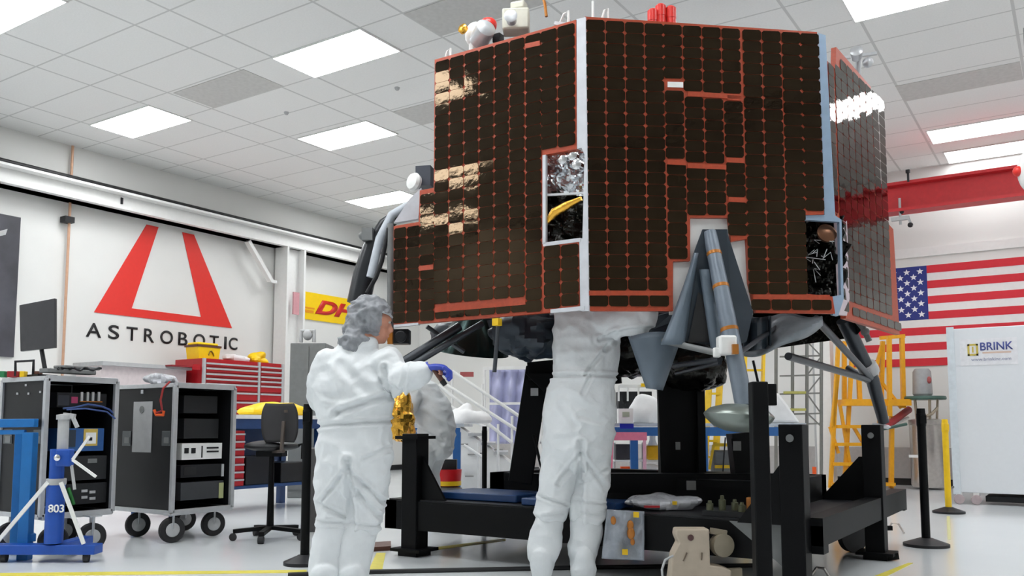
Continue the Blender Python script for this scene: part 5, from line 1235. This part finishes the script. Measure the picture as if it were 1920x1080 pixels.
for x in (1152, 1205, 1243): MB().tube([W(x, 830, 9.45), W(x, 945, 9.45)], .012, 8).build('upright', alu, t)
onshelf(1168, 847, mat('charcoal crate', rgb(62, 62, 66), .5), 'storage_box', 'charcoal box on the shelf under the long blue bench', 'box', (.17, .15, .16), 9.3)
onshelf(1172, 880, org, 'orange_box', 'small orange item on the lower shelf under the long blue bench', 'box', (.1, .08, .06), 9.3)
t = thing('yellow_jug', V(*W(1224, 862, 9.1)), 'yellow jug with white neck on the shelf under the long blue bench', 'jug')
pj = V(*W(1224, 862, 9.2)); MB().box(pj+Z*.075, (.13, .1, .15), YAW).build('body', mat('amber yellow plastic', rgb(232, 176, 20), .35), t, bevel=.02); MB().lathe(pj+Z*.15, [(.05, 0), (.03, .06), (.035, .16), (.05, .18)], n=16).build('neck', whitep, t)
sack(1226, 880, 9.25, .1, .06, 'white cloth heap under the yellow jug', zmin=W(1226, 889, 9.25).z)
t = thing('mop_bucket', V(*W(1355, 905, 9.6)), 'grey mop bucket with yellow frame behind the lander foot', 'bucket'); t.location.z = 0
pm = V(t.location.x, t.location.y, 0)
MB().box(pm+Z*.45, (.22, .2, .3), YAW).build('bucket', grey_m, t, bevel=.02)
MB().bar(W(1338, 834, 9.5), W(1374, 834, 9.5), .035).bar(W(1340, 875, 9.5), W(1376, 875, 9.5), .035).bar(W(1338, 834, 9.5), W(1330, 880, 9.5), .025).bar(W(1374, 834, 9.5), W(1392, 880, 9.5), .03).build('frame', yel, t)
MB().tube([W(1360, 820, 9.45), W(1354, 905, 9.45)], .008, 8).build('handle', blk2, t); MB().box(pm+Z*.15, (.24, .22, .3), YAW).build('base', white_m, t)
# yellow folding ladders behind the leg
def ladder(nm, x0, x1, y0, y1, d, lab, tilt=10, n_=7, m=yel):
    p = W((x0+x1)/2, y1, d); t = thing(nm, V(p.x, p.y, 0), lab, 'ladder', 'yellow ladders behind the lander')
    b0, b1 = W(x0-tilt, y1, d-.3), W(x1-tilt, y1, d-.3); b0.z = b1.z = .02
    t0, t1 = W(x0, y0, d), W(x1, y0, d)
    MB().bar(b0, t0, .07, .03).build('side_rail', m, t); MB().bar(b1, t1, .07, .03).build('side_rail', m, t)
    for i in range(n_): k = (i+.7)/n_; MB().bar(b0.lerp(t0, k), b1.lerp(t1, k), .05, .025).build('rung', m, t)
    return t
ladder('step_ladder', 1332, 1352, 672, 960, 10.2, 'narrow yellow ladder left of the front lander leg', 14, 9)
ladder('step_ladder', 1398, 1432, 655, 960, 10.4, 'yellow step ladder directly right of the front lander leg', 8, 9)
# grey scaffold
t = thing('scaffold_tower', V(*W(1500, 930, 11.2)), 'grey lattice scaffold tower with olive boards behind the lander', 'scaffold'); t.location.z = 0
for x in (1455, 1486, 1513, 1540):
    for dd in (10.9, ): MB().tube([W(x, 610, dd), W(x, 930, dd)], .022, 8).build('upright', mat('dull scaffold grey', rgb(128, 128, 124), .5, .3), t)
for y in (640, 668, 704, 738, 776, 795): MB().bar(W(1462, y+1, 10.9), W(1541, y-1, 10.9), .02).build('crossbar', mat('dull scaffold grey', rgb(128, 128, 124), .5, .3), t)
for a, b2 in (((1513, 640), (1540, 668)), ((1540, 704), (1513, 738)), ((1513, 738), (1540, 776)), ((1540, 668), (1513, 704)), ((1515, 776), (1540, 800))): MB().bar(W(*a, 10.9), W(*b2, 10.9), .015).build('brace', mat('dull scaffold grey', rgb(128, 128, 124), .5, .3), t)
for y in (736, 768): MB().bar(W(1470, y, 10.85), W(1510, y, 10.85), .06, .03).build('board', mat('olive board', rgb(176, 172, 92), .6), t)
t = thing('white_column', V(*W(1553, 925, 12.6)), 'white boxed column between the scaffold and yellow stair', 'column'); t.location.z = 0
pw = V(t.location.x, t.location.y, 0); MB().box(pw+Z*2.1, (.22, .22, 4.2), 0).build('column', white_m, t, smooth=False); MB().tube([pw+R*-.15+Z*.0, pw+R*-.15+Z*3.2], .02).build('conduit', greyl, t)
MB().box(W(1527, 882, 12.3), (.05, .03, .1)).build('outlet', org, t)
# yellow platform stair
t = thing('yellow_platform_stair', V(*W(1630, 915, 12.3)), 'orange yellow steel access stair with guard rails in front of the flag', 'stairs'); t.location.z = 0
dy = 12.2
YP = 'side_rail'
for a, b2, w_ in [((1557, 915), (1572, 640), .05), ((1583, 915), (1600, 625), .05), ((1625, 625), (1625, 915), .0), ((1572, 690), (1560, 800), .05), ((1556, 800), (1572, 850), .04)]:
    if w_: MB().bar(W(*a, dy), W(*b2, dy), w_).build(YP, yelo, t)
for x0, x1, y0, y1, dd in [(1655, 1652, 640, 762, dy), (1667, 1668, 630, 780, dy-.2), (1691, 1694, 628, 765, dy), (1672, 1671, 780, 915, dy), (1610, 1612, 700, 750, dy), (1583, 1583, 640, 750, dy+.3)]:
    MB().bar(W(x0, y0, dd), W(x1, y1, dd), .055).build('guard_post', yelo, t)
MB().bar(W(1650, 634, dy), W(1696, 630, dy), .05).bar(W(1560, 690, dy), W(1608, 690, dy), .02).build('guard_rail', yelo, t)
for y, x0, x1 in [(755, 1578, 1700), (800, 1570, 1640), (833, 1566, 1620), (870, 1562, 1622), (908, 1558, 1676)]:
    MB().bar(W(x0, y, dy-.05), W(x1, y, dy-.05), .3 if y == 755 else .12, .09 if y == 755 else .045).build('tread', yelo, t)
for a, b2 in [((1640, 700), (1690, 765)), ((1575, 760), (1600, 910)), ((1600, 800), (1618, 830)), ((1655, 640), (1640, 700)), ((1650, 765), (1640, 915))]: MB().bar(W(*a, dy-.02), W(*b2, dy-.02), .04).build('brace', yelo, t)
# dewar and canister
t = thing('stainless_dewar', V(*onz(1742, 917, 0)), 'stainless steel tank with green lid beside the white cabinet', 'tank')
p = onz(1742, 917, 0); dd_ = (p-O).dot(F); zt_ = W(1742, 793, dd_).z
MB().lathe(p, [(.2, .03), (.22, .06), (.22, zt_-.03), (.23, zt_-.02), (.23, zt_+.04), (.15, zt_+.06)], n=32).build('body', steel, t)
MB().bb((p.x-.2, p.y-.25, zt_*.48), (p.x+.02, p.y-.22, zt_*.52)).box(p+V(-.02, -.23, zt_*.7), (.09, .01, .25)).build('label_plate', whitep, t)
zg = W(1742, 747, dd_).z
MB().lathe(p, [(.26, zg-.02), (.27, zg), (.26, zg+.03)], n=32).build('lid', green, t)
q = MB()
for a in range(5): q.tube([p+V(.14*math.cos(a*1.3), .14*math.sin(a*1.3)-.03, zt_+.05), p+V(.16*math.cos(a*1.3), .16*math.sin(a*1.3)-.03, zg)], .016, 8)
q.tube([p+V(.0, -.16, zt_+.08), p+V(.1, -.2, zt_+.12), p+V(.16, -.12, zt_+.2)], .02).build('valves', mat('brassy fittings', rgb(168, 156, 138), .35, .6), t)
t = thing('grey_canister', p+Z*(zg+.03), 'grey canister standing on the green lid of the steel tank', 'canister')
zk = W(1733, 690, dd_).z; pk = p+V(-.03, 0, 0)
MB().lathe(V(pk.x, pk.y, zg+.031), [(.11, 0), (.13, .03), (.12, (zk-zg)*.8), (.09, zk-zg-.04)], n=24).build('body', mat('mid grey plastic', rgb(160, 161, 162), .5), t)
MB().ball(V(pk.x+.1, pk.y-.08, zg+.25), (.03, .03, .05)).build('red_dot', mat('dusty red', rgb(170, 84, 84), .5), t)
t = thing('red_hose', V(*W(1685, 785, 11.9)), 'dark red padded arm sloping up beside the lander right foot', 'arm')
MB().tube([W(1666, 796, 12.0), W(1704, 768, 12.4)], .05).build('arm', mat('dark red pad', rgb(170, 60, 66), .5), t); MB().tube([W(1670, 800, 12.0), W(1702, 783, 12.4)], .02).build('pole', whitep, t)
t.location = W(1685, 785, 12.2); 
for c_ in t.children: c_.data.transform(Matrix.Translation(W(1685, 785, 11.9)-W(1685, 785, 12.2)))
# white cabinet
Yc = 10.9; xcl = ony(1782, 770, Yc).x; zcb, zct = ony(1850, 925, Yc).z, ony(1782, 617, Yc).z
t = thing('white_enclosure', V(xcl+.9, Yc+.4, 0), 'tall white wheeled enclosure panel bearing the BRINK sticker', 'enclosure')
MB().bb((xcl, Yc, zcb), (xcl+2.0, Yc+.7, zct)).build('panel', mat('white laminate', rgb(226, 229, 233), .35, var=.01), t, smooth=False, bevel=.008)
MB().bb((xcl-.005, Yc-.02, zcb-.02), (xcl+.07, Yc, zct+.02)).build('edge_post', mat('pale edge profile', rgb(212, 220, 226), .35), t, smooth=False)
c = ony(1787, 913, Yc-.025); MB().lathe(c, [(.012, 0), (.014, .004), (.0, .005)], axis=V(0, -1, 0)).build('bolt', grey_m, t)
for x in (xcl+.05, xcl+.22, xcl+1.0, xcl+1.2):
    wl = MB().lathe((x, Yc-.02, .055), [(.0, -.015), (.05, -.015), (.055, 0), (.05, .015), (.0, .015)], axis=V(.3, -1, 0), n=20).build('caster_wheel', mat('pinkish grey wheel', rgb(176, 160, 162), .5), t)
    MB().bb((x-.03, Yc, .05), (x+.03, Yc+.05, zcb)).build('caster_bracket', whitep, wl)
MB().bb((xcl+.3, Yc+.1, .03), (xcl+1.9, Yc+.6, .09)).build('underframe', blk2, t, smooth=False)
q = t
st = thing('logo_sticker', ony(1850, 680, Yc-.004), 'sticker reading BRINK with a yellow square emblem on the white enclosure', 'sticker')
def ip(x, y): return ony(x, y, Yc-.004)
a, b2 = ip(1803, 633), ip(1915, 685)
MB().bb((ip(1800, 660).x, Yc-.004, ip(1860, 684).z), (ip(1908, 660).x, Yc-.001, ip(1860, 634).z)).build('backing', mat('sticker backing', rgb(230, 230, 234), .4), st, smooth=False)
x0, x1, z0, z1_ = ip(1814, 655).x, ip(1834, 655).x, ip(1824, 667).z, ip(1824, 645).z
q = MB(); w_ = .02
q.bb((x0, Yc-.008, z0), (x0+w_, Yc-.004, z1_)).bb((x1-w_, Yc-.008, z0), (x1, Yc-.004, z1_)).bb((x0, Yc-.008, z0), (x1, Yc-.004, z0+w_)).bb((x0, Yc-.008, z1_-w_), (x1, Yc-.004, z1_)).bb(((x0+x1)/2-.008, Yc-.008, z0+.035), ((x0+x1)/2+.008, Yc-.004, z1_-.03))
q.build('emblem', mat('ochre ink', rgb(204, 182, 84), .5, var=0), st, smooth=False)
text_mesh('lettering', 'BRINK', MY(ip(1838, 655).x, ip(1868, 656).z, Yc-.007), ip(1868, 641).z-ip(1868, 656).z, ip(1900, 655).x-ip(1838, 655).x, navy, st, .003, offset=.015)
MB().bb((ip(1842, 660).x, Yc-.007, ip(1868, 662).z), (ip(1896, 660).x, Yc-.004, ip(1868, 659).z)).build('tagline_bar', mat('pale orange ink', rgb(214, 186, 170), .5, var=0), st, smooth=False)
text_mesh('lettering', 'www.brinkinc.com', MY(ip(1821, 674).x, ip(1858, 676).z, Yc-.007), ip(1858, 670).z-ip(1858, 676).z, ip(1896, 674).x-ip(1821, 674).x, mat('grey blue ink', rgb(140, 144, 170), .5, var=0), st, .002)
